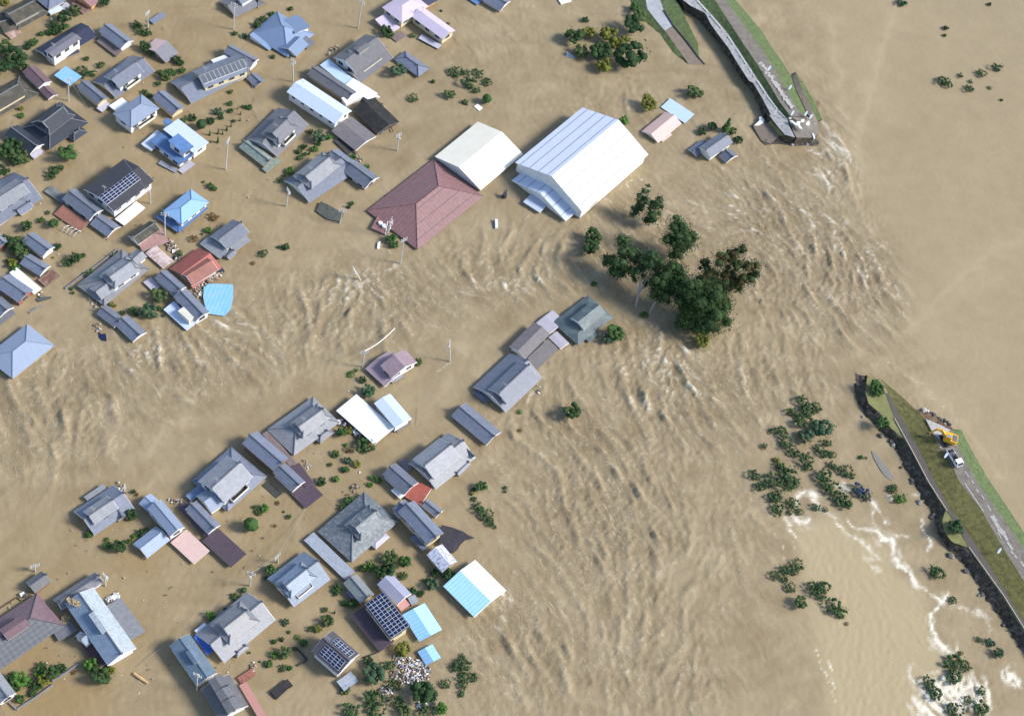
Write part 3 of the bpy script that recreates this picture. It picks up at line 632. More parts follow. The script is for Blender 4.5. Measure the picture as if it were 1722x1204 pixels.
aflow = gdir(-1, .35); AF = math.atan2(aflow.y, aflow.x)
river = 1/(1+np.exp(-(PXX+8*big_-(1432+.32*(PYY-230)))/13))
turb = turb*(1-.9*river)+.05*river
w1 = lic(band(2.0, 4.8), crest, 11); w2 = lic(band(1.1, 2.6), crest+.2, 5.5); w3 = lic(band(.7, 1.3), crest-.2, 2.0)
streak = lic(band(1.2, 6), AF+.5*wob, 16); big = band(14, 60); mid = band(4, 14)
T = np.clip(turb, 0, 1)
hgt = T**1.2*(.135*(w1+.3*w1*w1-.3)+.12*(w2+.4*w2*w2)*(.6+.4*np.clip(w1, -1, 2)))+(.02+.07*T)*w3+.006*streak
hgt *= (1-.5*river)
rg = lic(band(1.6, 4.0), crest+.15*band(8, 20), 13); rg2 = lic(band(1.0, 2.4), crest-.15+.25*band(6, 14), 8)
line = np.exp(-(rg/.16)**2)*np.clip(w1*.5+.45, 0, 1.2)+.8*np.exp(-(rg2/.17)**2)*np.clip(w2*.4+.3, 0, 1)
line *= np.clip(T*1.25-.1, 0, 1)*(.35+.65/(1+np.exp(-(mid)*3)))
line *= 1+.7*blobs([(1370, 430, 130, 150, 40, 1.0), (450, 520, 260, 60, -12, .5), (1130, 640, 140, 90, 30, .5)])
hgt += .15*line*T
patch = 1/(1+np.exp(-(mid+.4)*2.5))
speck = blobs([(590, 480, 75, 32, -15, .9), (680, 440, 60, 25, -20, .5), (860, 480, 110, 22, -5, .8), (380, 550, 50, 45, 0, .7), (240, 595, 70, 35, -20, .8), (80, 620, 40, 20, 0, .7), (1380, 360, 60, 50, 30, .5),
               (1470, 450, 60, 60, 40, .55), (1520, 520, 30, 45, -30, .5), (1120, 620, 90, 60, 20, .8), (1090, 700, 60, 60, 0, .5), (850, 1020, 28, 70, 15, .8), (820, 1000, 30, 60, 0, .4), (1250, 350, 90, 60, 20, .65), (900, 20, 30, 30, 0, .5), (900, 330, 60, 60, 40, .5),
               (970, 170, 50, 40, 30, .5), (820, 60, 60, 25, 10, .5), (1063, 1100, 30, 45, 0, .5), (1150, 1140, 25, 40, 0, .35), (1290, 740, 30, 60, 0, .3), (960, 590, 70, 30, 0, .35), (1250, 200, 60, 70, 0, .2), (1020, 640, 80, 60, 0, .35), (1010, 350, 50, 14, -42, .6), (70, 620, 35, 12, -30, .6), (880, 660, 30, 10, -50, .4), (660, 425, 30, 10, 0, .6)])
foam = np.clip((w1*.45+w2*.7+.5*w3-1.35), 0, 1.2)*(.3+speck*.6)*T*patch
foam += np.clip(speck*.9-.6+w2*.3+.34*w3, 0, .5)*speck
fl = lines([(5, 1, [(1335, 850), (1343, 838), (1356, 826), (1368, 832), (1380, 850), (1388, 862)]), (7, 1, [(1337, 870), (1346, 880), (1362, 872)]), (4, .9, [(1322, 870), (1330, 885), (1340, 900)]),
            (6, .75, [(1390, 862), (1405, 876), (1418, 892), (1436, 905), (1452, 918), (1466, 928)]), (10, .5, [(1430, 900), (1450, 912), (1466, 925), (1475, 940), (1462, 946), (1450, 942)]), (9, .45, [(1468, 958), (1482, 962), (1475, 968)]),
            (3.5, 1.1, [(1467, 842), (1476, 856), (1485, 870), (1488, 880)]), (3, .9, [(1466, 856), (1465, 872), (1471, 890), (1482, 900), (1492, 906)]), (3, .8, [(1430, 872), (1445, 884), (1460, 894), (1478, 900)]),
            (5.5, 1.3, [(1483, 905), (1500, 905), (1505, 915), (1505, 935), (1512, 948), (1528, 958)]), (3.2, 1.2, [(1528, 958), (1533, 972), (1542, 985), (1556, 992), (1568, 1000), (1580, 1014)]), (2.6, .7, [(1500, 905), (1515, 900), (1534, 902)]),
            (5, 1.25, [(1590, 1006), (1582, 1018), (1573, 1030), (1568, 1045), (1566, 1060), (1573, 1075), (1580, 1088), (1592, 1094)]), (2.5, .8, [(1592, 1098), (1606, 1095), (1607, 1080)]),
            (3, .9, [(1553, 868), (1551, 885), (1556, 898), (1560, 912), (1561, 925)]), (6, .55, [(1600, 1018), (1625, 1020), (1645, 1030), (1660, 1040), (1668, 1058)]), (3, .6, [(1540, 795), (1548, 810), (1556, 825), (1560, 838)]), (4, .7, [(1539, 830), (1550, 833), (1556, 837)]),
            (3, .7, [(1527, 1118), (1528, 1138), (1540, 1152), (1552, 1148)]), (3, .8, [(1395, 1110), (1398, 1130), (1405, 1160)]), (2, .7, [(1372, 1090), (1378, 1120), (1392, 1150), (1405, 1180)]), (2, .5, [(1330, 905), (1335, 930)]), (2, .5, [(1307, 895), (1312, 920), (1318, 940)]),
            (2.5, .55, [(1380, 208), (1403, 232), (1420, 255), (1425, 275), (1412, 285)]), (3, .5, [(1360, 290), (1385, 300), (1398, 315), (1393, 325)]), (3, .8, [(1352, 256), (1362, 257), (1370, 259)]),
            (2.5, .8, [(1396, 372), (1403, 390), (1412, 404)]), (2, .6, [(1455, 420), (1466, 432), (1472, 445)]), (2, .55, [(1470, 445), (1490, 470), (1508, 495), (1520, 530)]), (2.5, .6, [(1400, 415), (1430, 440), (1460, 470)]), (2, .6, [(1352, 355), (1370, 375), (1365, 395)]),
            (2, .4, [(1490, 612), (1530, 635), (1570, 670), (1605, 710)]), (2, .4, [(1165, 215), (1170, 230)]), (3, .5, [(673, 443), (662, 450), (650, 452)]), (3, .5, [(608, 472), (598, 478), (588, 480)]), (2.5, .45, [(757, 610), (748, 618), (740, 622)]), (3, .45, [(905, 650), (895, 664), (884, 676)]), (2.5, .45, [(845, 995), (848, 1010), (843, 1026)]), (2.5, .5, [(1057, 300), (1050, 320)]), (2.5, .5, [(1068, 290), (1075, 310)])])
fm_patch = blobs([(1598, 1165, 50, 34, 10, 1.1), (1560, 1185, 30, 30, 0, .9), (1648, 1165, 20, 35, -20, .9), (1700, 1140, 22, 12, 40, .9), (1404, 250, 20, 28, -30, .42), (1395, 300, 18, 20, 0, .3), (1418, 818, 12, 9, 20, .8), (1498, 836, 6, 8, 0, .9), (1700, 1120, 10, 10, 0, .4)])
foam += fl*(.85+.16*w3+.16*w2)+fm_patch*(.85+.3*w2+.3*w3)
foam = np.clip(foam, 0, 1.5)
silt = .5*blobs([(1480, 980, 120, 110, 20, 1.0), (1420, 1120, 110, 90, 0, .8), (1300, 60, 140, 180, -30, .35), (1570, 620, 160, 90, 35, .45), (1180, 90, 50, 60, 30, .6), (1430, 880, 60, 60, 0, .6)])
def polymask(pts, soft):
    ins = np.zeros(PXX.shape, bool)
    for (x0, y0), (x1, y1) in zip(pts, pts[1:]+pts[:1]):
        if y0 == y1: continue
        ins ^= ((WPY < y0) != (WPY < y1)) & (WPX < x0+(WPY-y0)*(x1-x0)/(y1-y0))
    s = np.fft.fft2(ins.astype(float))*np.exp(-(fr*soft)**2*8); return np.clip(np.fft.ifft2(s).real, 0, 1)
pool = polymask([(1322, 868), (1345, 880), (1395, 862), (1440, 900), (1490, 920), (1500, 950), (1545, 1000), (1572, 1030), (1562, 1060), (1570, 1090), (1600, 1105), (1575, 1150), (1560, 1300), (1405, 1300), (1385, 1150), (1368, 1060), (1352, 960)], 2.2)
ochre = blobs([(90, 1180, 110, 60, 0, .9), (230, 950, 50, 35, 20, .7), (60, 1110, 60, 40, -35, .8), (450, 880, 60, 60, 0, .4), (470, 1080, 90, 90, 0, .35), (560, 700, 50, 60, 0, .3), (300, 60, 330, 110, 0, .38), (250, 280, 300, 180, 0, .34), (600, 930, 200, 180, 0, .38), (180, 1000, 260, 160, 0, .38), (600, 760, 120, 80, 0, .3)])  # golden-brown town water, with golden reflections near buildings painted into the colour
tone = .5+(.045*big+.06*mid)*(1-.7*river)+.03*streak*(1-.7*river)+.03*w1*T
tone += .22*silt-.05*T*(1-river)+.1*river
tone += lines([(14, .2, [(1520, -40), (1490, 60), (1462, 160), (1440, 240), (1446, 330)]), (10, .16, [(1400, 40), (1410, 120), (1420, 200)]), (18, .16, [(1760, 380), (1660, 430), (1590, 490), (1530, 560)]), (12, .2, [(1440, 590), (1500, 610), (1560, 655), (1620, 710), (1680, 800)]), (14, -.12, [(1722, 470), (1640, 520), (1600, 580)])])
# the sheet
Z = hgt.copy()
verts = np.stack([XX.ravel(), YY.ravel(), Z.ravel()], 1).astype(np.float32)
idx = np.arange(nx_*ny_).reshape(ny_, nx_)
q = np.stack([idx[:-1, :-1], idx[:-1, 1:], idx[1:, 1:], idx[1:, :-1]], -1).reshape(-1, 4)
# outer apron out to the horizon, joined to the border of the fine grid
ring = np.concatenate([idx[0, :], idx[1:, -1], idx[-1, ::-1][1:], idx[::-1, 0][1:-1]])
rv = verts[ring]; far = rv.copy(); cc = np.array([(GX0+GX1)/2, (GY0+GY1)/2])
far[:, :2] = cc+(rv[:, :2]-cc)*16; far[:, 2] = 0
n0 = len(verts); verts = np.concatenate([verts, far]); k = np.arange(len(ring)); k2 = (k+1) % len(ring)
q2 = np.stack([ring[k], n0+k, n0+k2, ring[k2]], -1)
q = np.concatenate([q, q2]).astype(np.int32)
me = bpy.data.meshes.new('flood_water'); me.vertices.add(len(verts)); me.vertices.foreach_set('co', verts.ravel())
me.loops.add(q.size); me.loops.foreach_set('vertex_index', q.ravel()); me.polygons.add(len(q))
me.polygons.foreach_set('loop_start', np.arange(0, q.size, 4, dtype=np.int32)); me.polygons.foreach_set('loop_total', np.full(len(q), 4, dtype=np.int32))
me.update(calc_edges=True); me.polygons.foreach_set('use_smooth', np.ones(len(q), dtype=bool))
def attr(name, a, fill=0.0):
    at = me.attributes.new(name, 'FLOAT', 'POINT'); at.data.foreach_set('value', np.concatenate([a.ravel(), np.full(len(far), fill)]).astype(np.float32))
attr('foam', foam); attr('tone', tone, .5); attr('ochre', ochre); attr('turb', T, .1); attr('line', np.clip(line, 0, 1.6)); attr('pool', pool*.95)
wat = bpy.data.objects.new('flood_water', me); COL.objects.link(wat); tag(wat, 'muddy brown flood water with currents and foam', kind='structure')
m, nt, p = newmat('muddy_water')
def A_(n): a = nt.nodes.new('ShaderNodeAttribute'); a.attribute_name = n; return a.outputs['Fac']
n1 = noise(nt, .35, 6, .65); n2 = noise(nt, 1.6, 5, .7)
tn = math_(nt, 'ADD', A_('tone'), math_(nt, 'MULTIPLY', math_(nt, 'SUBTRACT', n1, .5), .2)); tn = math_(nt, 'ADD', tn, math_(nt, 'MULTIPLY', math_(nt, 'SUBTRACT', n2, .5), .22))
col = ramp(nt, tn, [(.1, (.215, .16, .088)), (.5, (.298, .234, .14)), (.9, (.40, .32, .20))])
col = mixc(nt, A_('pool'), col, (.395, .318, .19))
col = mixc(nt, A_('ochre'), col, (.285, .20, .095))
mq = nt.nodes.new('ShaderNodeMapping'); gq = nt.nodes.new('ShaderNodeNewGeometry'); nt.links.new(gq.outputs['Position'], mq.inputs['Vector'])
mq.vector_type = 'TEXTURE'; mq.inputs['Rotation'].default_value = (0, 0, A0); mq.inputs['Scale'].default_value = (3.2, 1, 1)
fk = nt.nodes.new('ShaderNodeTexNoise'); fk.inputs['Scale'].default_value = 1.25; fk.inputs['Detail'].default_value = 5; fk.inputs['Roughness'].default_value = .6; fk.inputs['Distortion'].default_value = .9
nt.links.new(mq.outputs[0], fk.inputs['Vector'])
fk_ = ramp(nt, fk.outputs['Fac'], [(.57, (0, 0, 0)), (.72, (1, 1, 1))])
fk_ = math_(nt, 'MULTIPLY', fk_, math_(nt, 'ADD', math_(nt, 'MULTIPLY', A_('turb'), .75), .05))
col = mixc(nt, fk_, col, (.56, .49, .36))
col = mixc(nt, math_(nt, 'MULTIPLY', A_('line'), math_(nt, 'MULTIPLY', noise(nt, 1.1, 5, .7), .95)), col, (.60, .53, .41))
fn = math_(nt, 'SUBTRACT', math_(nt, 'MULTIPLY', noise(nt, 2.6, 6, .75), 1.6), .8)
fa = math_(nt, 'ADD', A_('foam'), math_(nt, 'MULTIPLY', math_(nt, 'MULTIPLY', fn, .9), math_(nt, 'MINIMUM', math_(nt, 'MULTIPLY', A_('foam'), 2.2), 1.0)))
ff = ramp(nt, fa, [(.15, (0, 0, 0)), (.9, (1, 1, 1))])
col = mixc(nt, ff, col, (.70, .65, .54))
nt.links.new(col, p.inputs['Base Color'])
nt.links.new(ramp(nt, ff, [(0, (.33,)*3), (1, (.8,)*3)]), p.inputs['Roughness']); p.inputs['IOR'].default_value = 1.33; p.inputs['Specular IOR Level'].default_value = .35
bmp = nt.nodes.new('ShaderNodeBump'); bmp.inputs['Distance'].default_value = .35
mp = nt.nodes.new('ShaderNodeMapping'); g = nt.nodes.new('ShaderNodeNewGeometry'); nt.links.new(g.outputs['Position'], mp.inputs['Vector'])
mp.vector_type = 'TEXTURE'; mp.inputs['Rotation'].default_value = (0, 0, A0); mp.inputs['Scale'].default_value = (2.2, 1, 1)
hn = noise(nt, 2.6, 8, .75, mp.outputs[0])
nt.links.new(hn, bmp.inputs['Height'])
nt.links.new(math_(nt, 'ADD', math_(nt, 'MULTIPLY', A_('turb'), .85), .16), bmp.inputs['Strength']); nt.links.new(bmp.outputs[0], p.inputs['Normal'])
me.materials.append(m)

# ------------------------------------------------------------------ levees
def npx(org, sc_, pts): return [(org[0]+x/sc_, org[1]+y/sc_) for x, y in pts]
GRASS = plain('levee_grass', (.11, .105, .03), .9, .5, .9, dirt=(.2, .17, .06)); GRASSG = plain('green_grass', (.07, .11, .035), .9, .55, 1.0, dirt=(.12, .13, .055), dirt_amt=.7)
DRY = plain('dry_grass', (.2, .2, .075), .9, .2, .6); ROADM = plain('gravel_road', (.165, .145, .125), .9, .25, .5, dirt=(.25, .225, .19), dirt_amt=.5)
PATHM = plain('dark_path', (.095, .08, .075), .9, .15, .8); ASPH = plain('worn_asphalt', (.33, .34, .37), .8, .15, .6, dirt=(.5, .5, .5), dirt_amt=.4)
CLIFF = plain('wet_bank', (.055, .043, .03), .85, .6, .45, dirt=(.17, .15, .12), dirt_amt=.75); CONC = plain('broken_concrete', (.36, .36, .36), .8, .2, .6, dirt=(.2, .2, .21), dirt_amt=.8)
MUD = plain('wet_mud', (.2, .155, .12), .5, .15, .5); EARTH = plain('brown_earth', (.13, .08, .045), .9, .4, .6); KERB = plain('kerb', (.42, .38, .3), .8)
def loft(name, ra, rb, za, zb, axis, mat, n=90, m_=6, jag=0.0, zn=.08, t0=None, t1=None, sub=None, label=None):
    """strip between two outlines of the bank, each a list of photo points at its own height"""
    ax = Vector(axis); ax.normalize()
    def prep(r, zz):
        ts = [p[0]*ax.x+p[1]*ax.y for p in r]
        zs = list(zz) if isinstance(zz, (list, tuple)) else [zz]; zs = (zs+[zs[-1]]*len(r))[:len(r)]; return ts, [p[0] for p in r], [p[1] for p in r], zs
    a, b_ = prep(ra, za), prep(rb, zb)
    lo = min(a[0][0], b_[0][0]) if t0 is None else t0; hi = max(a[0][-1], b_[0][-1]) if t1 is None else t1
    V = []; r_ = random.Random(len(name)*7+n)
    for i in range(n+1):
        t = lo+(hi-lo)*i/n
        e = []
        for ts, x, y, z in (a, b_): e.append(W(np.interp(t, ts, x), np.interp(t, ts, y), np.interp(t, ts, z)))
        for j in range(m_+1):
            s = j/m_; p_ = e[0].lerp(e[1], s)
            if 0 < j < m_: p_ = p_+Vector((r_.uniform(-1, 1)*jag, r_.uniform(-1, 1)*jag, r_.uniform(-1, 1)*zn))
            V.append(p_)
    F = []
    for i in range(n):
        for j in range(m_):
            k0 = i*(m_+1)+j; F.append((k0, k0+1, k0+m_+2, k0+m_+1))
    me = bpy.data.meshes.new(name); me.from_pydata([tuple(v) for v in V], [], F); me.update(); me.materials.append(mat)
    me.polygons.foreach_set('use_smooth', [True]*len(F))
    if sum(p.normal.z for p in me.polygons) < 0: me.flip_normals()
    o = bpy.data.objects.new(name, me); COL.objects.link(o); tag(o, label, kind='structure'); return o
R1, R2, R3 = (1422, 600), (1422, 790), (1422, 994)
AXS = (.56, .83)
s0 = npx(R1, S, [(1020, 696), (1120, 700), (1200, 860), (1400, 1204)])+npx(R2, S, [(1440, 170), (1720, 590), (2500, 1760)])
s1 = npx(R1, S, [(1015, 703), (1130, 960), (1270, 1204)])+npx(R2, S, [(1450, 370), (1720, 760), (2400, 1780)])
s2 = npx(R1, S, [(340, 212), (540, 380), (770, 600), (880, 830), (1000, 1000), (1100, 1204)])+npx(R2, S, [(1300, 370), (1500, 720), (1720, 1070), (2300, 1950)])
z2 = [1.4, 2.2, 3.3]+[3.6]*7
s2r = s2[2:]
s3 = npx(R1, S, [(340, 215), (410, 350), (520, 560), (700, 880), (860, 1204)])+npx(R2, S, [(1010, 380), (1200, 640), (1560, 1204), (2060, 2000)])
s4 = npx(R1, S, [(330, 225), (385, 350), (470, 590), (640, 900), (800, 1204)])+npx(R2, S, [(978, 392), (1188, 742), (1520, 1204), (2020, 2000)])
s5 = npx(R1, S, [(210, 180), (190, 340), (220, 450), (330, 540), (430, 680), (560, 790), (640, 920), (790, 1204)])+npx(R2, S, [(965, 400), (928, 490), (950, 590), (1020, 690), (1178, 748), (1505, 1210), (2000, 2010)])
s6 = npx(R1, S, [(70, 172), (55, 370), (165, 560), (330, 745), (430, 835), (540, 1080), (620, 1204)])+npx(R2, S, [(720, 300), (820, 450), (890, 620), (1000, 830), (1150, 970), (1290, 1204)])+npx(R3, S, [(1500, 330), (1700, 620), (1990, 1100)])
z5 = [1.2]+[2.0]*14
loft('river_side_grass', s1, s0, 3.6, -.2, AXS, GRASSG, m_=8)
loft('levee_road', s2r, s1, 3.6, 3.6, AXS, ROADM, m_=6, zn=.02)
loft('levee_grass', s3, s2, [1.6]+[2.2]*8, z2, AXS, GRASS, m_=10)
loft('levee_path', s4[1:], s3[1:], 2.25, 2.25, AXS, PATHM, m_=3, zn=.01)
loft('bank_grass', s5, s4, z5, [1.5]+[2.2]*7, AXS, DRY, n=130, m_=5, jag=.1)
loft('eroded_bank', s6, s5, -.5, z5, AXS, CLIFF, n=150, m_=7, jag=.5, zn=.3)
kb = MB()
for (x0, y0), (x1, y1) in zip(s4[2:4], s4[3:5]): kb.bar(W(x0, y0, 2.3), W(x1, y1, 2.3), .2, .2)
k5 = s4[4:]
for (x0, y0), (x1, y1) in zip(s4[4:5]+k5[1:], k5[1:]):
    if (x0, y0) != (x1, y1) and not (1590 < x0 < 1600 and y0 < 870): kb.bar(W(x0, y0, 2.3), W(x1, y1, 2.3), .2, .2)
tag(kb.build('kerb', [KERB]), kind='structure')
# washed-out river corner: earth, rubble slab and boulders
e0 = npx(R1, S, [(670, 505), (850, 545), (1030, 680)]); e1 = npx(R1, S, [(690, 530), (770, 600), (880, 680), (1015, 703)])
loft('washed_earth', e1, e0, [3.0, 3.3, 3.5, 3.6], -.3, AXS, EARTH, n=24, m_=6, jag=.4, zn=.25)
e2 = npx(R1, S, [(772, 600), (850, 740), (905, 800)]); e3 = npx(R1, S, [(775, 598), (900, 650), (1012, 705)])
loft('gravel_apron', e2, e3, 3.63, 3.63, AXS, plain('pale_gravel', (.42, .4, .38), .9, .2, 1.5), n=20, m_=4, zn=.05)
def rock(name, c, r, mat, seed, squash=.7):
    r_ = random.Random(seed); b_ = MB(); n, k_ = 7, 5; rings = []
    for i in range(k_+1):
        ph = math.pi*i/k_; ring = []
        for j in range(n):
            th = 2*math.pi*j/n; rr = r*r_.uniform(.72, 1.15)
            ring.append(Vector((math.sin(ph)*math.cos(th)*rr, math.sin(ph)*math.sin(th)*rr, math.cos(ph)*rr*squash)))
        if i in (0, k_): ring = [ring[0]]*n
        rings.append(ring)
    for i in range(k_):
        for j in range(n):
            l = (j+1) % n
            if i == 0: b_.face([rings[0][0], rings[1][j], rings[1][l]])
            elif i == k_-1: b_.face([rings[i][j], rings[k_][0], rings[i][l]])
            else: b_.face([rings[i][j], rings[i+1][j], rings[i+1][l], rings[i][l]])
    o = b_.build(name, [mat], None, False, c); return o
STONE = plain('dark_stone', (.07, .07, .068), .8, .4, 1.0); PALE = plain('pale_stone', (.5, .48, .44), .8, .2)
for i, (x, y, d) in enumerate([(760, 517, 50), (795, 527, 40), (820, 545, 36), (850, 560, 50), (900, 600, 40), (925, 610, 30), (955, 610, 34), (985, 635, 40), (955, 650, 36), (1000, 670, 30), (880, 585, 26), (1010, 655, 26)]):
    x, y = npx(R1, S, [(x, y)])[0]; pale = i in (0, 1, 8)
    o = rock('boulder', W(x, y, .3), d/S/6.5*.62, PALE if pale else STONE, i)
    tag(o, ('pale' if pale else 'dark')+' wet boulder in the heap at the washed-out road edge by the excavator', 'boulder', 'pale boulders at the washed-out edge' if pale else 'dark boulders at the washed-out edge')
PALE_B = plain('grey_stone', (.24, .23, .21), .8, .2)
for i in range(34):
    tip = i < 16
    if tip: x = 1282+i*6.2; y = 236+3.5*math.sin(i*1.7)+(4 if i > 5 else -2)
    else:
        k_ = (i-16)/18; x, y = s6[2+int(k_*12)]; x += 3*math.sin(i*2.3)+2; y += 4*math.cos(i*3.1)
    o = rock('boulder', W(x, y, .15), .35+.5*abs(math.sin(i*5.7)), STONE if i % 4 else PALE_B, 50+i)
    tag(o, ('dark' if i % 4 else 'grey')+' stone in the rubble at the foot of the '+('broken northern levee tip' if tip else 'eroded southern bank'), 'boulder', ('dark' if i % 4 else 'pale')+(' stones at the northern tip' if tip else ' stones along the southern bank'))
# worn pale patches and tyre lines on the southern road
pt = MB()
for a_, b_, w_ in [((1150, 130), (1230, 250), .35), ((1230, 250), (1330, 400), .3), ((1150, 10), (1190, 70), .3), ((1215, 100), (1235, 130), .4), ((1260, 185), (1280, 215), .4), ((1310, 240), (1335, 280), .35), ((1370, 340), (1400, 395), .4), ((1410, 440), (1450, 500), 1.3), ((1440, 500), (1480, 560), 1.0), ((1475, 560), (1530, 620), 1.4), ((1530, 620), (1560, 680), .8), ((1560, 690), (1610, 770), .7), ((1590, 780), (1620, 810), .5), ((1630, 820), (1650, 850), .5), ((1470, 600), (1500, 660), .3), ((1690, 880), (1720, 930), .5)]:
    (x0, y0), (x1, y1) = npx(R2, S, [a_, b_]); pt.bar(W(x0, y0, 3.63), W(x1, y1, 3.63), w_, .03)
tag(pt.build('worn_road_patches', [plain('pale_patch', (.36, .35, .32), .9, .15, 2)]), kind='structure')

# northern levee, broken off at the breach
NO, MO = (1050, 0), (1260, 90); MS = 7.525
AXN = (.62, .78)
nr0 = npx(NO, S, [(880, -260), (1070, 0), (1180, 130), (1330, 310), (1430, 470), (1530, 610), (1610, 740)])+npx(MO, MS, [(600, 480), (680, 640), (730, 765)])
nr1 = npx(NO, S, [(800, -260), (980, 0), (1100, 170), (1250, 370), (1400, 590), (1500, 760), (1600, 930)])+npx(MO, MS, [(560, 620), (640, 740), (710, 800)])
nr2 = npx(NO, S, [(690, -260), (870, 0), (1000, 200), (1150, 430), (1280, 620), (1400, 820), (1500, 990)])+npx(MO, MS, [(480, 740), (520, 800)])
nr3 = npx(NO, S, [(530, -250), (710, 0), (830, 130), (1000, 330), (1150, 560), (1280, 760), (1400, 940)])+npx(MO, MS, [(390, 730), (500, 840)])
nr4 = npx(NO, S, [(380, -250), (560, 0), (640, 60), (780, 130), (830, 230), (900, 330), (1000, 460), (1090, 610), (1200, 780), (1240, 800), (1330, 950)])+npx(MO, MS, [(280, 790)])
nr5 = npx(NO, S, [(300, -250), (490, 0), (560, 110), (700, 200), (860, 370), (1000, 570), (1130, 770), (1220, 880), (1300, 1050), (1330, 1140)])
loft('northern_river_grass', nr1, nr0, 4.2, .1, AXN, GRASSG, m_=8)
loft('northern_track', nr2, nr1, 4.4, 4.2, AXN, ROADM, m_=5, zn=.03)
loft('northern_grass', nr3, nr2, 3.2, 4.4, AXN, GRASSG, m_=7)
loft('concrete_revetment', nr4, nr3, 3.0, 3.25, AXN, CONC, n=140, m_=5, jag=.12, zn=.1)
loft('northern_eroded_bank', nr5, nr4, -.5, 3.0, AXN, CLIFF, n=160, m_=8, jag=.4, zn=.3)
cb = MB(); r_ = random.Random(4)
for (x0, y0), (x1, y1) in zip(nr3[1:], nr3[2:]):
    n = max(1, int(math.hypot(x1-x0, y1-y0)/4))
    for k in range(n):
        if r_.random() < .8: cb.bar(W(x0+(x1-x0)*k/n-2, y0+(y1-y0)*k/n+1, 3.35), W(x0+(x1-x0)*(k+.62)/n-2, y0+(y1-y0)*(k+.62)/n+1, 3.35), .35, .25)
tag(cb.build('revetment_edge_blocks', [plain('edge_grey', (.55, .55, .54), .8)]), kind='structure')
g0 = npx(MO, MS, [(590, 235), (700, 400), (800, 570), (930, 850)]); g1 = npx(MO, MS, [(588, 245), (660, 420), (760, 640), (860, 850)]); g2 = npx(MO, MS, [(540, 300), (600, 480), (680, 640), (735, 770), (800, 850)])
loft('river_berm_grass', g1, g0, .9, .05, AXN, GRASSG, n=40, m_=4)
loft('river_berm', g2, g1, [.3, .5, .7, .9, 2.5], .9, AXN, MUD, n=40, m_=4)
def slab(name, pts, zs, mat, th=.3, org=MO, sc_=MS, label=None, cat=None, kind='structure', group=None, drop=None):
    pp = npx(org, sc_, pts); zs = zs if isinstance(zs, (list, tuple)) else [zs]*len(pp)
    top = [W(x, y, z) for (x, y), z in zip(pp, zs)]; b_ = MB(); c = sum(top, Vector())/len(top)
    nz = sum(((top[i]-c).cross(top[(i+1) % len(top)]-c)).z for i in range(len(top)))
    if nz < 0: top = top[::-1]
    low = [Vector((t.x, t.y, t.z-th if drop is None else drop)) for t in top]
    for i in range(len(top)):
        j = (i+1) % len(top); b_.face([c, top[i], top[j]], 0, [(c.x-c.x, 0), (top[i].x-c.x, top[i].y-c.y), (top[j].x-c.x, top[j].y-c.y)]); b_.face([top[i], low[i], low[j], top[j]], min(1, len(mat)-1) if isinstance(mat, list) else 0)
    o = b_.build(name, mat if isinstance(mat, list) else [mat]); tag(o, label, cat, group, kind); return o
slab('broken_levee_top', [(500, 840), (520, 800), (600, 740), (720, 790), (800, 850), (868, 850), (882, 1000), (820, 1068), (600, 1068), (560, 1000)], [3.3, 4.3, 4.3, 4.0, 2.6, 1.6, 1.6, 2.6, 3.3, 3.3], [ROADM, CLIFF], drop=-.6)
slab('tilted_concrete', [(250, 780), (420, 800), (485, 850), (520, 950), (580, 1066), (450, 1030), (340, 900)], [3.05, 3.2, 3.35, 3.4, 3.4, 2.9, 2.9], [CONC, CLIFF], drop=-.6)
slab('olive_bank', [(236, 880), (288, 838), (370, 950), (455, 1042), (370, 1042), (300, 950)], [1.2, 2.5, 2.5, 2.6, 1.4, 1.0], [DRY, CLIFF], drop=-.6)
slab('fallen_asphalt', [(40, 910), (150, 880), (240, 880), (310, 950), (372, 1052), (270, 1150), (150, 1100)], [.5, .9, 1.1, 1.0, 1.2, .5, .3], [MUD, CLIFF], drop=-.6)
slab('wet_rubble', [(150, 1100), (260, 1060), (400, 1055), (560, 1075), (640, 1075), (820, 1072), (880, 1110), (870, 1160), (720, 1170), (560, 1165), (380, 1140), (200, 1160)], [.3, .7, .9, .9, .9, .8, .5, .2, .15, .2, .2, .15], [CLIFF, CLIFF], drop=-.6)
slab('fallen_white_slab', [(62, 912), (130, 848), (125, 808), (150, 798), (190, 845), (180, 878), (110, 912)], 1.1, [WHITE], .25, label='bright white broken concrete slab at the tip of the levee', cat='concrete slab', kind=None)
# the ramp road down into the water, its hedge and verge
l0 = npx(NO, S, [(20, -150), (50, 0), (100, 150), (220, 230), (340, 330), (480, 520), (620, 622)]); l1 = npx(NO, S, [(190, -150), (205, 0), (222, 90), (330, 230), (392, 300), (600, 592), (622, 622)])
l2 = npx(NO, S, [(320, -150), (345, 0), (380, 100), (470, 245), (600, 400), (718, 560), (775, 625)]); l3 = npx(NO, S, [(470, -150), (500, 0), (560, 120), (640, 280), (708, 420), (716, 520), (722, 560)])
loft('ramp_verge', l1, l0, [1.8, 1.5, 1.3, .9, .7, .3, .02], [0, 0, 0, 0, 0, .05, .02], AXN, GRASSG, n=60, m_=4, jag=.15)
loft('ramp_road', l1[:5], l2[:4], [1.8, 1.5, 1.3, .9, .72], [1.8, 1.5, 1.3, .78], AXN, ASPH, n=40, m_=4, zn=.02, t1=None)
loft('ramp_road_muddy', l1[4:], l2[3:], [.72, .25, .05], [.78, .4, .25, .1], AXN, MUD, n=30, m_=4, zn=.02)
loft('ramp_grass', l2[:6], l3, [1.83, 1.53, 1.33, .83, .5, .27], [1.6, 1.6, 1.4, .9, .4, .2, .1], AXN, GRASSG, n=60, m_=5, jag=.1)
kk = MB()
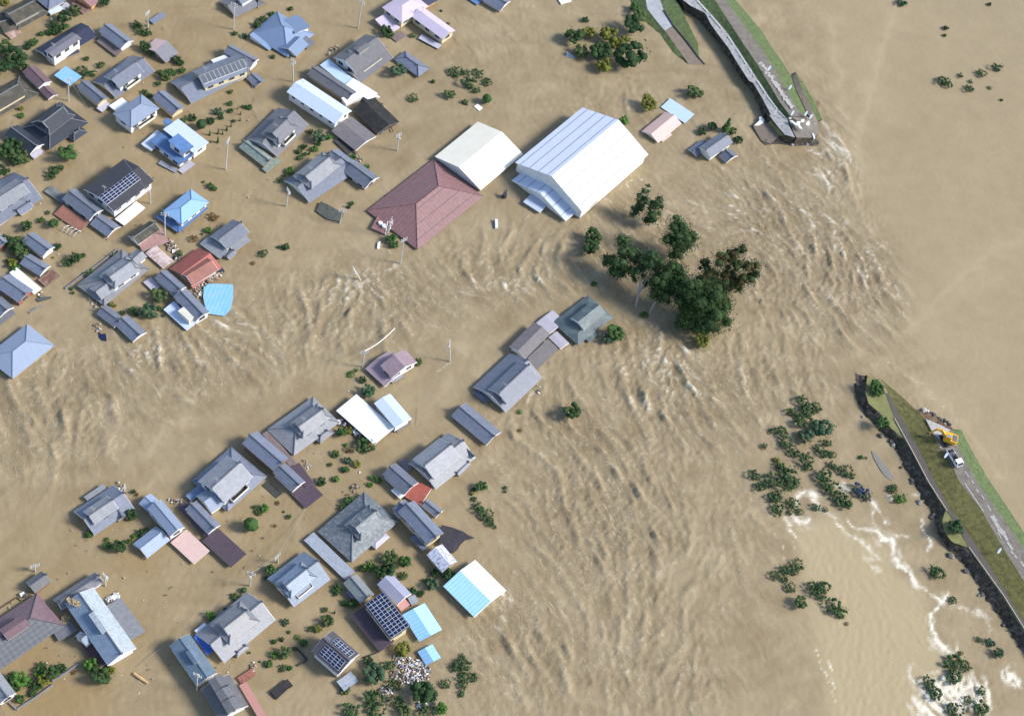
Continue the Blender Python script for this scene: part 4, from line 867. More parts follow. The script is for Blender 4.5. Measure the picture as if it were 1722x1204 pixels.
for (x0, y0), (x1, y1), za, zb in zip(l2[2:], l2[3:], [1.5, .95, .6, .35], [.95, .6, .35, .1]): kk.bar(W(x0, y0, za), W(x1, y1, zb), .3, .35)
tag(kk.build('ramp_kerb', [DARK]), kind='structure')
# drowned asphalt strips off the southern levee
slab('drowned_road', [(250, 905), (285, 925), (350, 1000), (410, 1080), (465, 1165), (440, 1190), (380, 1150), (320, 1060), (265, 960)], .14, [plain('wet_asphalt', (.2, .19, .17), .5, .12)], .1, R1, S, kind='structure')

# ------------------------------------------------------------------ plants
LEAF = {}
def leafmat(k, c1, c2, c3=None, rough=.65):
    m, nt, p = newmat('leaves_'+k)
    f = noise(nt, .9, 4, .7); f2 = noise(nt, 6.0, 2, .6)
    c = ramp(nt, math_(nt, 'ADD', math_(nt, 'MULTIPLY', f, .5), math_(nt, 'MULTIPLY', f2, .5)), [(.38, c1), (.62, c2)])
    if c3: c = mixc(nt, ramp(nt, noise(nt, .5, 3, .6), [(.5, (0, 0, 0)), (.6, (.8, .8, .8))]), c, c3)
    nt.links.new(c, p.inputs['Base Color']); p.inputs['Roughness'].default_value = .8; p.inputs['Specular IOR Level'].default_value = .2; LEAF[k] = m
leafmat('d', (.014, .036, .013), (.036, .075, .024)); leafmat('r', (.028, .065, .018), (.055, .115, .03)); leafmat('y', (.09, .10, .015), (.15, .16, .03))
leafmat('g', (.035, .062, .02), (.085, .12, .042)); leafmat('b', (.04, .10, .018), (.08, .18, .03)); leafmat('o', (.11, .06, .025), (.2, .12, .05))
leafmat('l', (.026, .055, .02), (.065, .115, .042)); leafmat('w', (.03, .065, .032), (.06, .105, .055)); leafmat('u', (.03, .05, .035), (.05, .075, .06), (.02, .05, .16))
leafmat('t', (.02, .045, .014), (.048, .088, .028)); leafmat('q', (.03, .05, .02), (.045, .08, .025), (.10, .055, .022))
BARK = plain('bark', (.32, .29, .25), .8, .2, 1.5)
def crown_mesh(name, clumps, leaf, per, seed, core=.78):
    """clumps: (x,y,z,rx,ry,rz); many small leaf faces on and inside each clump over a dark solid heart"""
    r_ = np.random.RandomState(seed); V = []; F = []; base = 0
    for (cx, cy, cz, rx, ry, rz) in clumps:
        n = max(12, int(per*(rx*ry+rx*rz+ry*rz)/3/leaf*leaf*.55))
        d = r_.standard_normal((n, 3)); d /= np.linalg.norm(d, axis=1)[:, None]
        lump = 1+.16*np.sin(d[:, 0]*5+seed)*np.sin(d[:, 1]*4+seed*2)+.1*np.sin(d[:, 2]*9+seed)
        rad = ((1.12-.75*r_.random(n)**1.1)*lump*(1+.2*np.sin(d[:, 0]*11+d[:, 1]*7+seed)))[:, None]
        P_ = d*rad*np.array([rx, ry, rz])+np.array([cx, cy, cz])
        nrm = d+r_.standard_normal((n, 3))*.9; nrm /= np.linalg.norm(nrm, axis=1)[:, None]
        a = np.cross(nrm, r_.standard_normal((n, 3))); a /= np.linalg.norm(a, axis=1)[:, None]; b_ = np.cross(nrm, a)
        s = (leaf*r_.uniform(.55, 1.25, n))[:, None]
        q = np.stack([P_-a*s, P_-b_*s*.55, P_+a*s, P_+b_*s*.55], 1)
        V.append(q.reshape(-1, 3)); F.append(np.arange(base, base+4*n).reshape(-1, 4)); base += 4*n
    V = np.concatenate(V); F = np.concatenate(F).astype(int)
    verts = V.tolist(); faces = F.tolist()
    if core:
        for (cx, cy, cz, rx, ry, rz) in clumps:
            b0 = len(verts); nn, kk_ = 8, 5
            for i in range(1, kk_):
                ph = math.pi*i/kk_
                for j in range(nn):
                    th = 2*math.pi*j/nn; f = core*r_.uniform(.85, 1.05)
                    verts.append([cx+rx*f*math.sin(ph)*math.cos(th), cy+ry*f*math.sin(ph)*math.sin(th), cz+rz*f*math.cos(ph)])
            verts.append([cx, cy, cz+rz*core]); verts.append([cx, cy, cz-rz*core]); top, bot = len(verts)-2, len(verts)-1
            for i in range(kk_-2):
                for j in range(nn):
                    l = (j+1) % nn; faces.append([b0+i*nn+j, b0+(i+1)*nn+j, b0+(i+1)*nn+l, b0+i*nn+l])
            for j in range(nn):
                l = (j+1) % nn; faces.append([top, b0+j, b0+l]); faces.append([bot, b0+(kk_-2)*nn+l, b0+(kk_-2)*nn+j])
    me = bpy.data.meshes.new(name); me.from_pydata(verts, [], faces); me.update(); return me
def lumps(seed, n, spread, r0, r1, h=1.0, zc=.55):
    r_ = random.Random(seed); out = [(0, 0, zc*h, spread*.75, spread*.75, h*.5)]
    for i in range(n):
        t = 2*math.pi*(i+r_.random()*.7)/n; rr = spread*r_.uniform(.45, .8); s = r_.uniform(r0, r1)
        out.append((rr*math.cos(t), rr*math.sin(t), h*r_.uniform(.3, .85), s, s, s*r_.uniform(.7, 1)))
    return out
# unit crowns (about 1 across the radius), shared by many plants
PROTO = {}
def proto(k, i, fn):
    if (k, i) not in PROTO: PROTO[(k, i)] = fn()
    return PROTO[(k, i)]
def get_proto(shape, i):
    if shape == 'ball': return proto(shape, i, lambda: crown_mesh('foliage', [(0, 0, .6, .92, .92, .85)], .06, 80, i, .66))
    if shape == 'cone': return proto(shape, i, lambda: crown_mesh('foliage', [(0, 0, z, .85*(1-z/3.2), .85*(1-z/3.2), .55) for z in (.35, .85, 1.35, 1.8, 2.3)], .09, 45, i, .6))
    if shape == 'big': return proto(shape, i, lambda: crown_mesh('foliage', lumps(i*5+1, 14, .8, .34, .56, 1.15), .075, 75, i, .5))
    if shape == 'rag': return proto(shape, i, lambda: crown_mesh('foliage', [(x*1.0, y*1.0, z*.7, a*.75, b_*.75, c*.7) for x, y, z, a, b_, c in lumps(i*3+2, 13, .8, .26, .5, 1.0, .5)], .085, 75, i, .5))
    return proto('loose', i, lambda: crown_mesh('foliage', lumps(i*7+3, 12, .8, .32, .52, 1.0), .075, 75, i, .55))
KIND = dict(d=('big', 'd', 'dark green'), r=('big', 'r', 'green'), y=('big', 'y', 'yellow-green'), g=('loose', 'g', 'greyish green'), b=('big', 'b', 'bright green'), o=('rag', 'o', 'rusty brown'),
            l=('rag', 'l', 'ragged dull green'), c=('cone', 'r', 'clipped narrow green'), k=('ball', 'd', 'round clipped dark green'), K=('ball', 'r', 'round clipped bright green'), w=('loose', 'w', 'feathery grey-green'),
            u=('rag', 'u', 'blue-flecked'), t=('big', 't', 'deep green'), C=('cone', 'r', 'tall pointed green'), e=('rag', 'b', 'sprouting bright green'))
PLANTS = []   # (photo x, y, diameter px, kind)
def PL(org, *lst, s_=S):
    for x, y, d, k in lst: PLANTS.append((org[0]+x/s_, org[1]+y/s_, d/s_, k))
PL((0, 0), (60, 470, 160, 'g'), (150, 560, 220, 'd'), (50, 640, 180, 'd'), (230, 650, 120, 'g'), (620, 170, 150, 'd'), (520, 250, 90, 'd'), (545, 300, 100, 'd'), (480, 308, 80, 'r'), (622, 255, 90, 'r'), (400, 327, 60, 'r'), (320, 410, 90, 'r'), (265, 447, 80, 'd'), (50, 15, 90, 'y'),
   (730, 92, 120, 'g'), (1010, 20, 110, 'd'), (1320, 240, 90, 'd'), (1372, 295, 110, 'l'), (1425, 322, 80, 'l'), (835, 566, 55, 'r'), (975, 625, 80, 'g'), (800, 700, 120, 'l'), (885, 712, 80, 'l'), (205, 1047, 55, 'y'), (205, 1112, 65, 'b'), (1395, 885, 60, 'r'), (1440, 922, 60, 'r'), (1540, 690, 60, 'g'), (1600, 722, 110, 'g'), (1530, 802, 50, 'g'), (1400, 455, 120, 'd'), (1470, 515, 80, 'r'))
PL((0, 190), (110, 320, 220, 'd'), (50, 380, 180, 't'), (200, 420, 160, 'g'), (30, 565, 120, 'd'), (160, 452, 130, 't'), (645, 392, 185, 'r'), (530, 552, 110, 'l'), (500, 605, 100, 'l'), (590, 532, 60, 'l'), (400, 1032, 70, 'r'), (520, 1067, 110, 'r'), (260, 1092, 120, 't'), (465, 962, 50, 'g'))
PL((250, 0), (270, 572, 90, 'd'), (305, 605, 80, 'd'), (320, 682, 70, 'r'), (200, 682, 70, 'b'), (165, 742, 100, 'g'), (240, 705, 70, 'r'), (90, 812, 60, 'l'), (835, 322, 60, 'r'), (925, 347, 60, 'd'), (1185, 132, 60, 'r'), (1100, 187, 80, 't'), (1048, 237, 90, 't'), (1370, 87, 50, 'd'), (1200, 547, 60, 'g'), (790, 887, 50, 'r'),
   (785, 997, 62, 'r'), (790, 1067, 62, 'r'), (860, 1042, 28, 'c'), (920, 1030, 45, 'r'), (970, 1032, 70, 'r'), (887, 1092, 36, 'c'), (670, 1072, 100, 'w'), (600, 1165, 90, 'd'), (700, 1132, 60, 'd'), (425, 1132, 80, 'd'), (330, 1162, 70, 'r'), (942, 945, 0, 'r'))
PL((250, 190), (505, 112, 165, 'k'), (590, 192, 55, 'c'), (600, 275, 28, 'c'), (672, 180, 52, 'c'), (668, 258, 66, 'c'), (714, 190, 40, 'c'), (755, 147, 54, 'c'), (795, 117, 38, 'c'), (822, 77, 45, 'r'), (882, 62, 36, 'c'), (1357, 553, 88, 'b'), (1305, 605, 40, 'r'), (1265, 653, 60, 'l'), (595, 700, 70, 'r'), (635, 730, 60, 'r'), (530, 667, 30, 'r'),
   (630, 1005, 90, 'o'), (575, 1127, 70, 'b'), (516, 1167, 28, 'r'), (1560, 182, 60, 'd'), (1640, 232, 160, 'w'), (1450, 372, 66, 'r'), (1504, 398, 45, 'r'), (1550, 375, 58, 'c'), (1602, 345, 80, 'b'), (1460, 432, 66, 'r'), (1500, 322, 70, 'd'), (1640, 300, 50, 'r'))
PL((460, 100), (540, 747, 72, 'b'), (1200, 105, 165, 'w'), (1540, 212, 70, 'k'), (1345, 372, 90, 'l'), (770, 942, 75, 'r'), (905, 1032, 55, 'b'), (0, 0, 0, 'r'))
PL((600, 0), (955, 690, 120, 'l'), (1040, 702, 75, 'l'), (1165, 712, 110, 'l'), (1080, 802, 145, 'l'), (1262, 792, 90, 'l'), (1150, 872, 80, 'l'), (900, 912, 110, 'g'), (1045, 982, 70, 'g'), (1255, 955, 165, 'K'), (880, 232, 42, 'g'), (290, 300, 120, 'd'), (330, 340, 70, 'r'), (540, 342, 60, 'l'), (815, 107, 30, 'd'))
PL((900, 0), (487, 190, 72, 'd'), (380, 345, 195, 't'), (520, 320, 140, 'y'), (700, 330, 200, 'y'), (790, 430, 170, 'y'), (440, 490, 160, 'g'), (620, 500, 215, 't'), (660, 635, 170, 'y'), (920, 545, 300, 'd'), (875, 385, 110, 'y'), (940, 255, 215, 'd'), (960, 75, 110, 'r'), (1010, 160, 150, 'g'), (1095, 1000, 175, 'y'), (1545, 882, 165, 'g'))
PL((840, 160), (1195, 252, 110, 'b'))
PL((1140, 90), (490, 660, 140, 'C'), (330, 705, 110, 'd'), (232, 755, 90, 'd'), (530, 745, 95, 'g'), (582, 832, 100, 'd'))
PL((1422, 600), (300, 305, 170, 'r'), (350, 635, 125, 'r'), (150, 967, 45, 'r'))
PL((1422, 790), (1062, 552, 165, 'd'), (885, 985, 140, 'l'), (455, 190, 90, 'l'), (530, 280, 110, 'e'))
PL((1222, 640), (730, 192, 115, 'l'), (790, 280, 160, 'l'), (862, 262, 100, 'l'), (630, 302, 95, 'l'), (735, 375, 165, 'l'), (770, 535, 165, 'w'), (920, 452, 205, 'w'), (972, 602, 80, 'l'), (885, 652, 85, 'l'), (945, 702, 105, 'l'), (1020, 710, 70, 'l'), (530, 492, 120, 'l'), (432, 485, 60, 'l'), (570, 602, 130, 'l'), (640, 675, 115, 'l'), (362, 632, 60, 'l'),
   (770, 755, 140, 'l'), (785, 830, 100, 'l'), (262, 912, 115, 'l'), (322, 1022, 105, 'l'), (430, 962, 150, 'l'), (585, 905, 175, 'l'), (600, 1000, 165, 'l'), (472, 1122, 125, 'l'), (660, 972, 105, 'l'), (1022, 822, 95, 'l'), (1142, 862, 125, 'l'), (935, 925, 150, 'l'), (1005, 1025, 160, 'l'), (1210, 922, 66, 'l'), (1105, 1135, 145, 'l'), (1290, 1062, 140, 'u'), (1345, 1120, 95, 'u'),
   (480, 762, 66, 'y'), (520, 822, 90, 'r'), (1300, 737, 48, 'r'), (1345, 745, 30, 'l'), (1600, 1035, 80, 'l'))
PL((1222, 830), (480, 42, 110, 'l'), (490, 152, 125, 'l'), (640, 92, 110, 'l'), (610, 182, 60, 'l'), (705, 172, 70, 'l'), (862, 132, 78, 'l'), (948, 157, 55, 'l'), (1160, 92, 130, 'l'), (675, 690, 125, 'l'), (560, 742, 105, 'l'), (465, 792, 90, 'l'), (650, 755, 80, 'l'), (615, 902, 98, 'l'), (565, 825, 75, 'g'), (830, 905, 115, 'l'), (935, 890, 130, 'l'), (885, 955, 140, 'l'), (710, 1045, 145, 'g'), (1030, 1085, 150, 'l'), (1095, 1150, 125, 'l'))
PL((1422, 994), (1040, 87, 75, 'l'), (1290, 467, 58, 'l'), (1400, 492, 88, 'w'), (1480, 592, 115, 'w'), (1060, 702, 175, 'l'), (1045, 832, 135, 'l'), (1160, 722, 95, 'l'), (1108, 595, 50, 'l'), (800, 882, 125, 'l'), (870, 985, 130, 'l'), (1182, 1052, 78, 'l'), (1310, 962, 85, 'l'), (1060, 1135, 145, 'l'), (1310, 1130, 140, 'l'), (12, 312, 36, 'o'))
PL((1422, 0), (972, 270, 60, 'd'), (957, 342, 38, 'r'), (940, 782, 105, 'l'), (990, 815, 85, 'l'), (1112, 732, 58, 'l'), (1195, 860, 85, 'l'), (1205, 790, 40, 'l'), (1310, 708, 85, 'l'), (1460, 655, 95, 'l'), (1390, 848, 40, 'l'), (1505, 965, 32, 'd'), (545, 25, 95, 'w'), (1385, 42, 42, 'd'))
PL((540, 540), (290, 512, 66, 'e'), (338, 475, 45, 'e'), (405, 562, 78, 'd'), (450, 672, 155, 'w'), (940, 392, 85, 'g'), (200, 1070, 110, 'r'), (270, 1050, 90, 'y'), (400, 1150, 110, 'l'), (240, 1192, 40, 'b'))
PL((390, 650), (1280, 570, 165, 'l'), (1003, 648, 80, 'r'), (1122, 615, 66, 'o'), (1095, 565, 38, 'g'), (1115, 712, 88, 'w'), (1205, 742, 80, 'y'), (1100, 797, 84, 'r'), (948, 752, 46, 'r'), (1002, 890, 76, 'b'), (868, 912, 95, 'd'), (1412, 902, 76, 'r'), (1352, 880, 60, 'b'), (1335, 945, 64, 'b'), (1130, 1105, 80, 'd'), (1075, 1160, 70, 'd'), (225, 1162, 46, 'r'), (308, 1170, 84, 'b'), (440, 1122, 36, 'o'), (235, 1200, 40, 'r'))
PL((600, 650), (1200, 962, 118, 'r'), (1130, 992, 55, 'd'), (1112, 1030, 46, 'y'), (1135, 1082, 60, 'g'), (1430, 975, 40, 'g'), (1432, 1012, 36, 'g'), (1570, 242, 50, 'e'))
PL((640, 690), (950, 942, 115, 'l'), (1020, 1005, 120, 'l'), (1060, 1082, 85, 'l'), (1102, 1125, 36, 'l'), (1345, 192, 42, 'o'))
PL((0, 0), (5521, 3975, 195, 't'), (2752, 2380, 80, 'd'))
PL((100, 760), (700, 602, 118, 'd'), (290, 792, 84, 'r'), (465, 905, 85, 'r'), (460, 840, 50, 'b'), (575, 907, 140, 'd'), (692, 845, 48, 'y'), (656, 862, 50, 'r'), (720, 808, 54, 'b'), (790, 775, 90, 'd'), (835, 752, 70, 'd'), (715, 382, 50, 'd'), (745, 410, 40, 'o'))
PL((280, 740), (815, 812, 240, 'K'), (940, 657, 88, 'b'), (892, 692, 80, 'g'), (853, 640, 38, 'r'), (1180, 737, 54, 'r'), (1045, 827, 38, 'o'), (1072, 607, 38, 'o'), (1130, 690, 26, 'd'), (0, 0, 0, 'r'))
PL((500, 810), (500, 180, 100, 'r'), (440, 240, 80, 'r'), (700, 815, 110, 'e'), (620, 832, 75, 'd'), (845, 862, 215, 'd'), (890, 732, 155, 'g'), (1040, 765, 140, 'r'), (1025, 905, 95, 'g'), (380, 1030, 100, 'r'), (375, 1080, 50, 'r'), (460, 1167, 78, 'd'), (535, 1172, 100, 'r'), (1300, 987, 145, 'w'), (1320, 875, 90, 'd'), (1460, 890, 145, 'd'), (1110, 1052, 90, 'd'), (1190, 1070, 75, 'd'), (1240, 950, 60, 'r'))
PL((270, 920), (1060, 215, 115, 'r'), (1010, 290, 50, 'd'), (805, 412, 98, 'K'), (715, 472, 85, 'g'), (485, 660, 105, 'b'), (625, 597, 38, 'd'), (1210, 717, 84, 'w'), (1235, 817, 40, 'g'), (1590, 602, 62, 'g'), (1680, 622, 46, 'c'), (1615, 710, 140, 'g'), (1520, 790, 84, 'y'), (1450, 782, 66, 'g'), (1322, 870, 54, 'e'), (1385, 918, 84, 'r'), (1300, 977, 52, 'd'), (1100, 906, 58, 'r'), (1172, 888, 50, 'd'), (1190, 1015, 145, 'g'), (1095, 1037, 76, 'b'), (1040, 1122, 88, 'r'), (1185, 1162, 80, 'g'), (1250, 1160, 58, 'r'), (855, 1015, 32, 'b'), (955, 1102, 24, 'd'))
PL((500, 994), (1020, 562, 165, 'y'), (740, 795, 245, 'w'), (690, 672, 100, 'd'), (885, 715, 100, 'l'), (935, 902, 118, 'l'), (740, 1020, 185, 'l'), (760, 1130, 160, 'l'), (520, 1145, 150, 'l'), (1200, 970, 240, 'd'), (1290, 1000, 140, 'd'), (960, 1070, 120, 'l'), (1040, 1150, 135, 'g'), (1250, 1155, 140, 'l'), (1390, 1130, 125, 'b'), (1430, 890, 95, 'l'), (1600, 705, 140, 'l'), (1520, 732, 88, 'l'), (1600, 820, 110, 'l'), (1690, 830, 90, 'l'), (1600, 905, 90, 'l'), (1585, 985, 70, 'g'), (1595, 630, 60, 'l'), (460, 950, 100, 'g'))
PL((0, 994), (868, 712, 145, 'b'), (970, 812, 195, 't'), (1072, 757, 80, 'y'), (405, 735, 108, 'r'), (370, 800, 86, 'b'), (495, 790, 145, 't'), (590, 740, 95, 'd'), (415, 865, 115, 'y'), (100, 850, 140, 't'), (200, 845, 150, 'b'), (265, 865, 100, 'r'), (360, 915, 100, 't'), (190, 1032, 98, 'r'), (312, 980, 76, 't'), (150, 930, 95, 't'), (713, 782, 46, 'o'))
PL((0, 370), (80, 200, 130, 't'), (160, 245, 165, 't'), (205, 320, 150, 'g'), (120, 412, 105, 'y'), (150, 462, 95, 'b'), (75, 392, 48, 'r'), (555, 250, 80, 't'), (655, 412, 105, 'l'), (735, 362, 115, 't'), (800, 342, 54, 't'), (870, 492, 50, 'b'), (830, 522, 70, 'w'), (1085, 332, 56, 'c'), (690, 662, 40, 'r'), (702, 702, 38, 'r'), (1075, 812, 50, 'y'), (1110, 825, 40, 'y'), (1535, 732, 165, 'g'), (1430, 870, 185, 'w'), (1275, 872, 76, 'r'), (1312, 910, 56, 'r'), (1185, 892, 56, 'd'), (1535, 850, 56, 'r'), (1580, 920, 40, 'w'), (510, 362, 28, 'y'))
PL((170, 370), (755, 322, 74, 'g'), (712, 365, 38, 'd'), (1030, 100, 64, 'b'), (975, 137, 26, 'r'), (900, 180, 76, 'o'), (1560, 322, 86, 'l'), (1465, 415, 40, 'o'), (1710, 262, 40, 'r'), (2420, 300, 0, 'r'))
PL((560, 300), (560, 580, 110, 'r'), (590, 640, 100, 'r'), (182, 238, 54, 'r'), (155, 275, 45, 'd'))
PL((940, 300), (230, 400, 130, 't'), (215, 470, 130, 't'), (240, 710, 44, 'r'), (575, 920, 62, 'r'), (380, 1045, 130, 'r'), (330, 1080, 90, 'w'), (965, 1095, 120, 'y'), (985, 1020, 80, 'r'), s_=4.0139)
REFS += [(1100, 640, 'big tree group'), (1370, 720, 'flooded orchard'), (1400, 1020, 'calm ochre pool'), (1600, 1150, 'white foam patch'), (1660, 130, 'open river'), (1600, 760, 'excavator'), (1330, 200, 'broken levee tip'), (1040, 80, 'ramp road'), (780, 140, 'drowned hedge rows'), (695, 1130, 'litter heap'), (780, 1150, 'drowned rows at the bottom'), (440, 850, 'round green garden'), (1160, 500, 'big tree group')]
def plant_z(x, y):
    if 1455 < x < 1500 and 600 < y < 740: return 1.2
    if 1595 < x < 1622 and 870 < y < 900: return 1.8
    return 0.0
entries = []
for i, (x, y, d, k) in enumerate(PLANTS):
    if d <= 0: continue
    shape, lf, look = KIND[k]
    size = 'tiny' if d < 7 else 'small' if d < 13 else 'medium' if d < 22 else 'large'
    kind = 'tree' if (d >= 19 and shape in ('big', 'loose', 'ball')) or k == 'C' else ('shrub' if shape != 'cone' else 'conifer')
    best = min(REFS, key=lambda r: math.hypot(r[0]-x, r[1]-y)+len(r[2])*.6)
    dx, dy = x-best[0], y-best[1]; dist = math.hypot(dx, dy)
    side = ('right of' if dx > 0 else 'left of') if abs(dx) > abs(dy)*1.3 else ('below' if dy > 0 else 'above')
    if dist < 12: side = 'beside'
    entries.append([x, y, d, k, kind, size, look, side, best[2], i])
def assign_labels(es):
    gr = {}
    for e in es:
        e.append(f"{e[5]} {e[6]} {e[4]} {e[7]} the {e[8]}")
        if len(e[-1].split()) > 13: e[-1] = f"{e[6]} {e[4]} {e[7]} the {e[8]}"
        gr.setdefault(e[-1], []).append(e)
    words = ['first', 'second', 'third', 'fourth', 'fifth', 'sixth', 'seventh', 'eighth', 'ninth', 'tenth', 'eleventh', 'twelfth', 'thirteenth', 'fourteenth', 'fifteenth']
    for lb, g_ in gr.items():
        if len(g_) == 1: continue
        g_.sort(key=lambda e: e[0])
        for n, e in enumerate(g_):
            o_ = 'leftmost' if n == 0 else ('rightmost' if n == len(g_)-1 else (words[n]+' from left'))
            e[-1] = lb+', '+o_
assign_labels(entries)
GROUPN = {'l': 'ragged bushes awash in the flood', 'c': 'clipped narrow garden conifers'}
def make_plant(x, y, d, k, kind, label, seed):
    shape, lf, look = KIND[k]; z0 = plant_z(x, y)
    rad = d/2*np.linalg.norm(np.array(W(x, y, 1)-CAM))/FPX
    hf = {'ball': .95, 'big': .9, 'loose': .8, 'rag': .8, 'cone': 1.0}[shape]
    rad *= {'rag': 1.6, 'big': 1.26, 'loose': 1.28}.get(shape, 1.05)*(1.3 if k == 'C' else 1)
    hz = rad*hf; mid_h = z0+{'cone': 1.3*rad, 'rag': .35*hz}.get(shape, .55*hz)
    if kind == 'tree': mid_h += rad*.12
    c = W(x, y, mid_h); r_ = random.Random(seed)
    pm = get_proto(shape, seed % (4 if shape != 'ball' else 2))
    me = None; key = (shape, seed % (4 if shape != 'ball' else 2), lf)
    if key not in PROTO:
        mm = pm.copy(); mm.materials.clear(); mm.materials.append(LEAF[lf]); PROTO[key] = mm
    me = PROTO[key]
    dzc = {'cone': 1.3*rad, 'rag': .35*hz}.get(shape, .55*hz)
    if kind == 'tree':
        root = empty('leafy_tree', (c.x, c.y, z0)); tag(root, label, 'tree', 'garden and bank trees standing in the flood')
        cr = bpy.data.objects.new('crown', me); COL.objects.link(cr); cr.parent = root; cr.location = (0, 0, mid_h-dzc-z0)
        tb = MB(); r0 = max(.12, rad*.08); zt = mid_h+.1*hz-z0
        tb.tube([(0, 0, -1), (.1*rad, .05*rad, zt*.5), (0, 0, zt)], [r0, r0*.75, r0*.4], 7)
        for t_ in range(3):
            an = t_*2.1+seed; tb.tube([(.05*rad, .02*rad, zt*.45), (.4*rad*math.cos(an), .4*rad*math.sin(an), zt)], [r0*.5, r0*.2], 5)
        tb.build('trunk', [BARK], root)
    else:
        cr = bpy.data.objects.new('shrub' if kind == 'shrub' else 'garden_conifer', me); COL.objects.link(cr); cr.location = (c.x, c.y, z0+mid_h-dzc-z0-.12*hz*(shape != 'rag'))
        tag(cr, label, 'shrub' if kind == 'shrub' else 'conifer', GROUPN.get(k, 'garden shrubs standing in the flood'))
    zs = hz if shape != 'cone' else rad*(1.05 if k != 'C' else .7)
    cr.scale = (rad*r_.uniform(.94, 1.06), rad*r_.uniform(.94, 1.06), zs); cr.rotation_euler = (0, 0, r_.uniform(0, 6.28))
for e in entries: make_plant(e[0], e[1], e[2], e[3], e[4], e[-1], e[9])

# the stand of tall trees in the middle of the current, each with limbs that reach its own clumps
def big_tree(name, label, base, clumps, leaf, seed, lf=.26, barkm=None):
    """base: photo point at the water; clumps: (x, y, diameter px, height m)"""
    b0 = W(base[0], base[1], 0); root = empty(name, (b0.x, b0.y, 0)); tag(root, label, 'tree', 'tall trees standing in the current')
    r_ = random.Random(seed); cl = []; limbs = []
    for x, y, d, h in clumps:
        p_ = W(x, y, h)-b0; rr = d/2/6.5*1.42
        for k_ in range(6):
            q_ = Vector((r_.uniform(-1, 1), r_.uniform(-1, 1), r_.uniform(-.6, .8)))*rr*.62
            s = rr*r_.uniform(.5, .8); cl.append((p_.x+q_.x, p_.y+q_.y, max(p_.z+q_.z, .8), s, s, s*.8))
        cl.append((p_.x, p_.y, p_.z, rr*.85, rr*.85, rr*.65)); limbs.append(p_)
    me = crown_mesh('crown', cl, lf, 46, seed, .5); me.materials.append(LEAF[leaf])
    cr = bpy.data.objects.new('crown', me); COL.objects.link(cr); cr.parent = root
    m_ = sum(limbs, Vector())/len(limbs); fork = Vector((m_.x*.3, m_.y*.3, m_.z*.35)); tb = MB()
    tb.tube([(0, 0, -1.2), (fork.x*.4, fork.y*.4, fork.z*.5), fork], [.32, .27, .22], 8)
    for p_ in limbs:
        mid_ = fork.lerp(p_, .5)+Vector((0, 0, .5)); tb.tube([fork, mid_, p_], [.17, .11, .04], 6)
    tb.build('trunk', [barkm or BARK], root)
PB = plain('pale_bark', (.33, .31, .28), .8, .15, 1.5)
big_tree('poplar', 'narrow pointed poplar, the upper left of the two by the largest warehouse', (1066, 366), [(1069, 357, 20, 3), (1075, 347, 21, 5), (1080, 334, 18, 7.5), (1085, 322, 13, 10), (1090, 313, 7, 12.5)], 'l', 11)
big_tree('poplar', 'pointed leafy tree, the lower right of the two by the largest warehouse', (1091, 380), [(1094, 371, 19, 3), (1099, 360, 23, 5), (1104, 347, 22, 8), (1110, 337, 14, 10)], 'l', 12)
big_tree('broad_tree', 'dense green tree standing alone right above the tall stand', (1139, 434), [(1140, 427, 24, 3), (1143, 412, 36, 6), (1130, 402, 26, 7), (1153, 400, 38, 8), (1148, 383, 34, 10.5), (1142, 372, 20, 12), (1164, 397, 16, 8)], 'l', 13)
big_tree('leaning_tree', 'leftmost tall tree of the stand, leaning with pale trunks showing', (1036, 471), [(1044, 460, 28, 4), (1027, 440, 26, 6), (1048, 442, 30, 7), (1052, 420, 30, 9), (1047, 405, 22, 11), (1036, 452, 24, 5), (1066, 435, 26, 8), (1018, 433, 14, 6), (1061, 456, 16, 4)], 'l', 14, barkm=PB)
big_tree('leaning_tree', 'tall tree with a forked bare white trunk in the stand', (1068, 517), [(1084, 437, 30, 10), (1076, 452, 26, 8), (1096, 432, 22, 11), (1065, 466, 12, 6), (1086, 478, 10, 5), (1100, 448, 30, 9)], 'l', 15, barkm=PB)
big_tree('leaning_tree', 'tall tree leaning right from a bare trunk beside the small bush', (1091, 527), [(1112, 497, 32, 6), (1108, 470, 30, 9), (1126, 482, 40, 8), (1122, 455, 34, 11), (1140, 470, 34, 10), (1138, 450, 26, 12), (1103, 484, 20, 7), (1118, 500, 20, 4)], 't', 16, barkm=PB)
big_tree('broad_tree', 'darkest and biggest tree at the lower centre of the stand', (1172, 553), [(1160, 545, 36, 3), (1178, 530, 50, 6), (1156, 520, 38, 6), (1190, 512, 50, 8), (1168, 498, 40, 9), (1155, 483, 36, 10), (1186, 490, 44, 10), (1210, 528, 40, 5), (1200, 545, 26, 3), (1143, 546, 16, 3), (1150, 505, 30, 7), (1222, 508, 28, 6)], 't', 17)
big_tree('reddish_tree', 'spreading reddish-tipped tree on the right of the stand', (1212, 515), [(1214, 490, 30, 6), (1200, 470, 34, 8), (1186, 446, 20, 10), (1192, 455, 20, 10), (1213, 440, 26, 12), (1220, 462, 34, 9), (1232, 424, 20, 13), (1248, 420, 16, 14), (1244, 445, 26, 12), (1262, 448, 26, 12), (1250, 468, 32, 9), (1270, 463, 16, 10), (1235, 480, 28, 7), (1226, 436, 22, 12), (1178, 470, 30, 8)], 'q', 18)

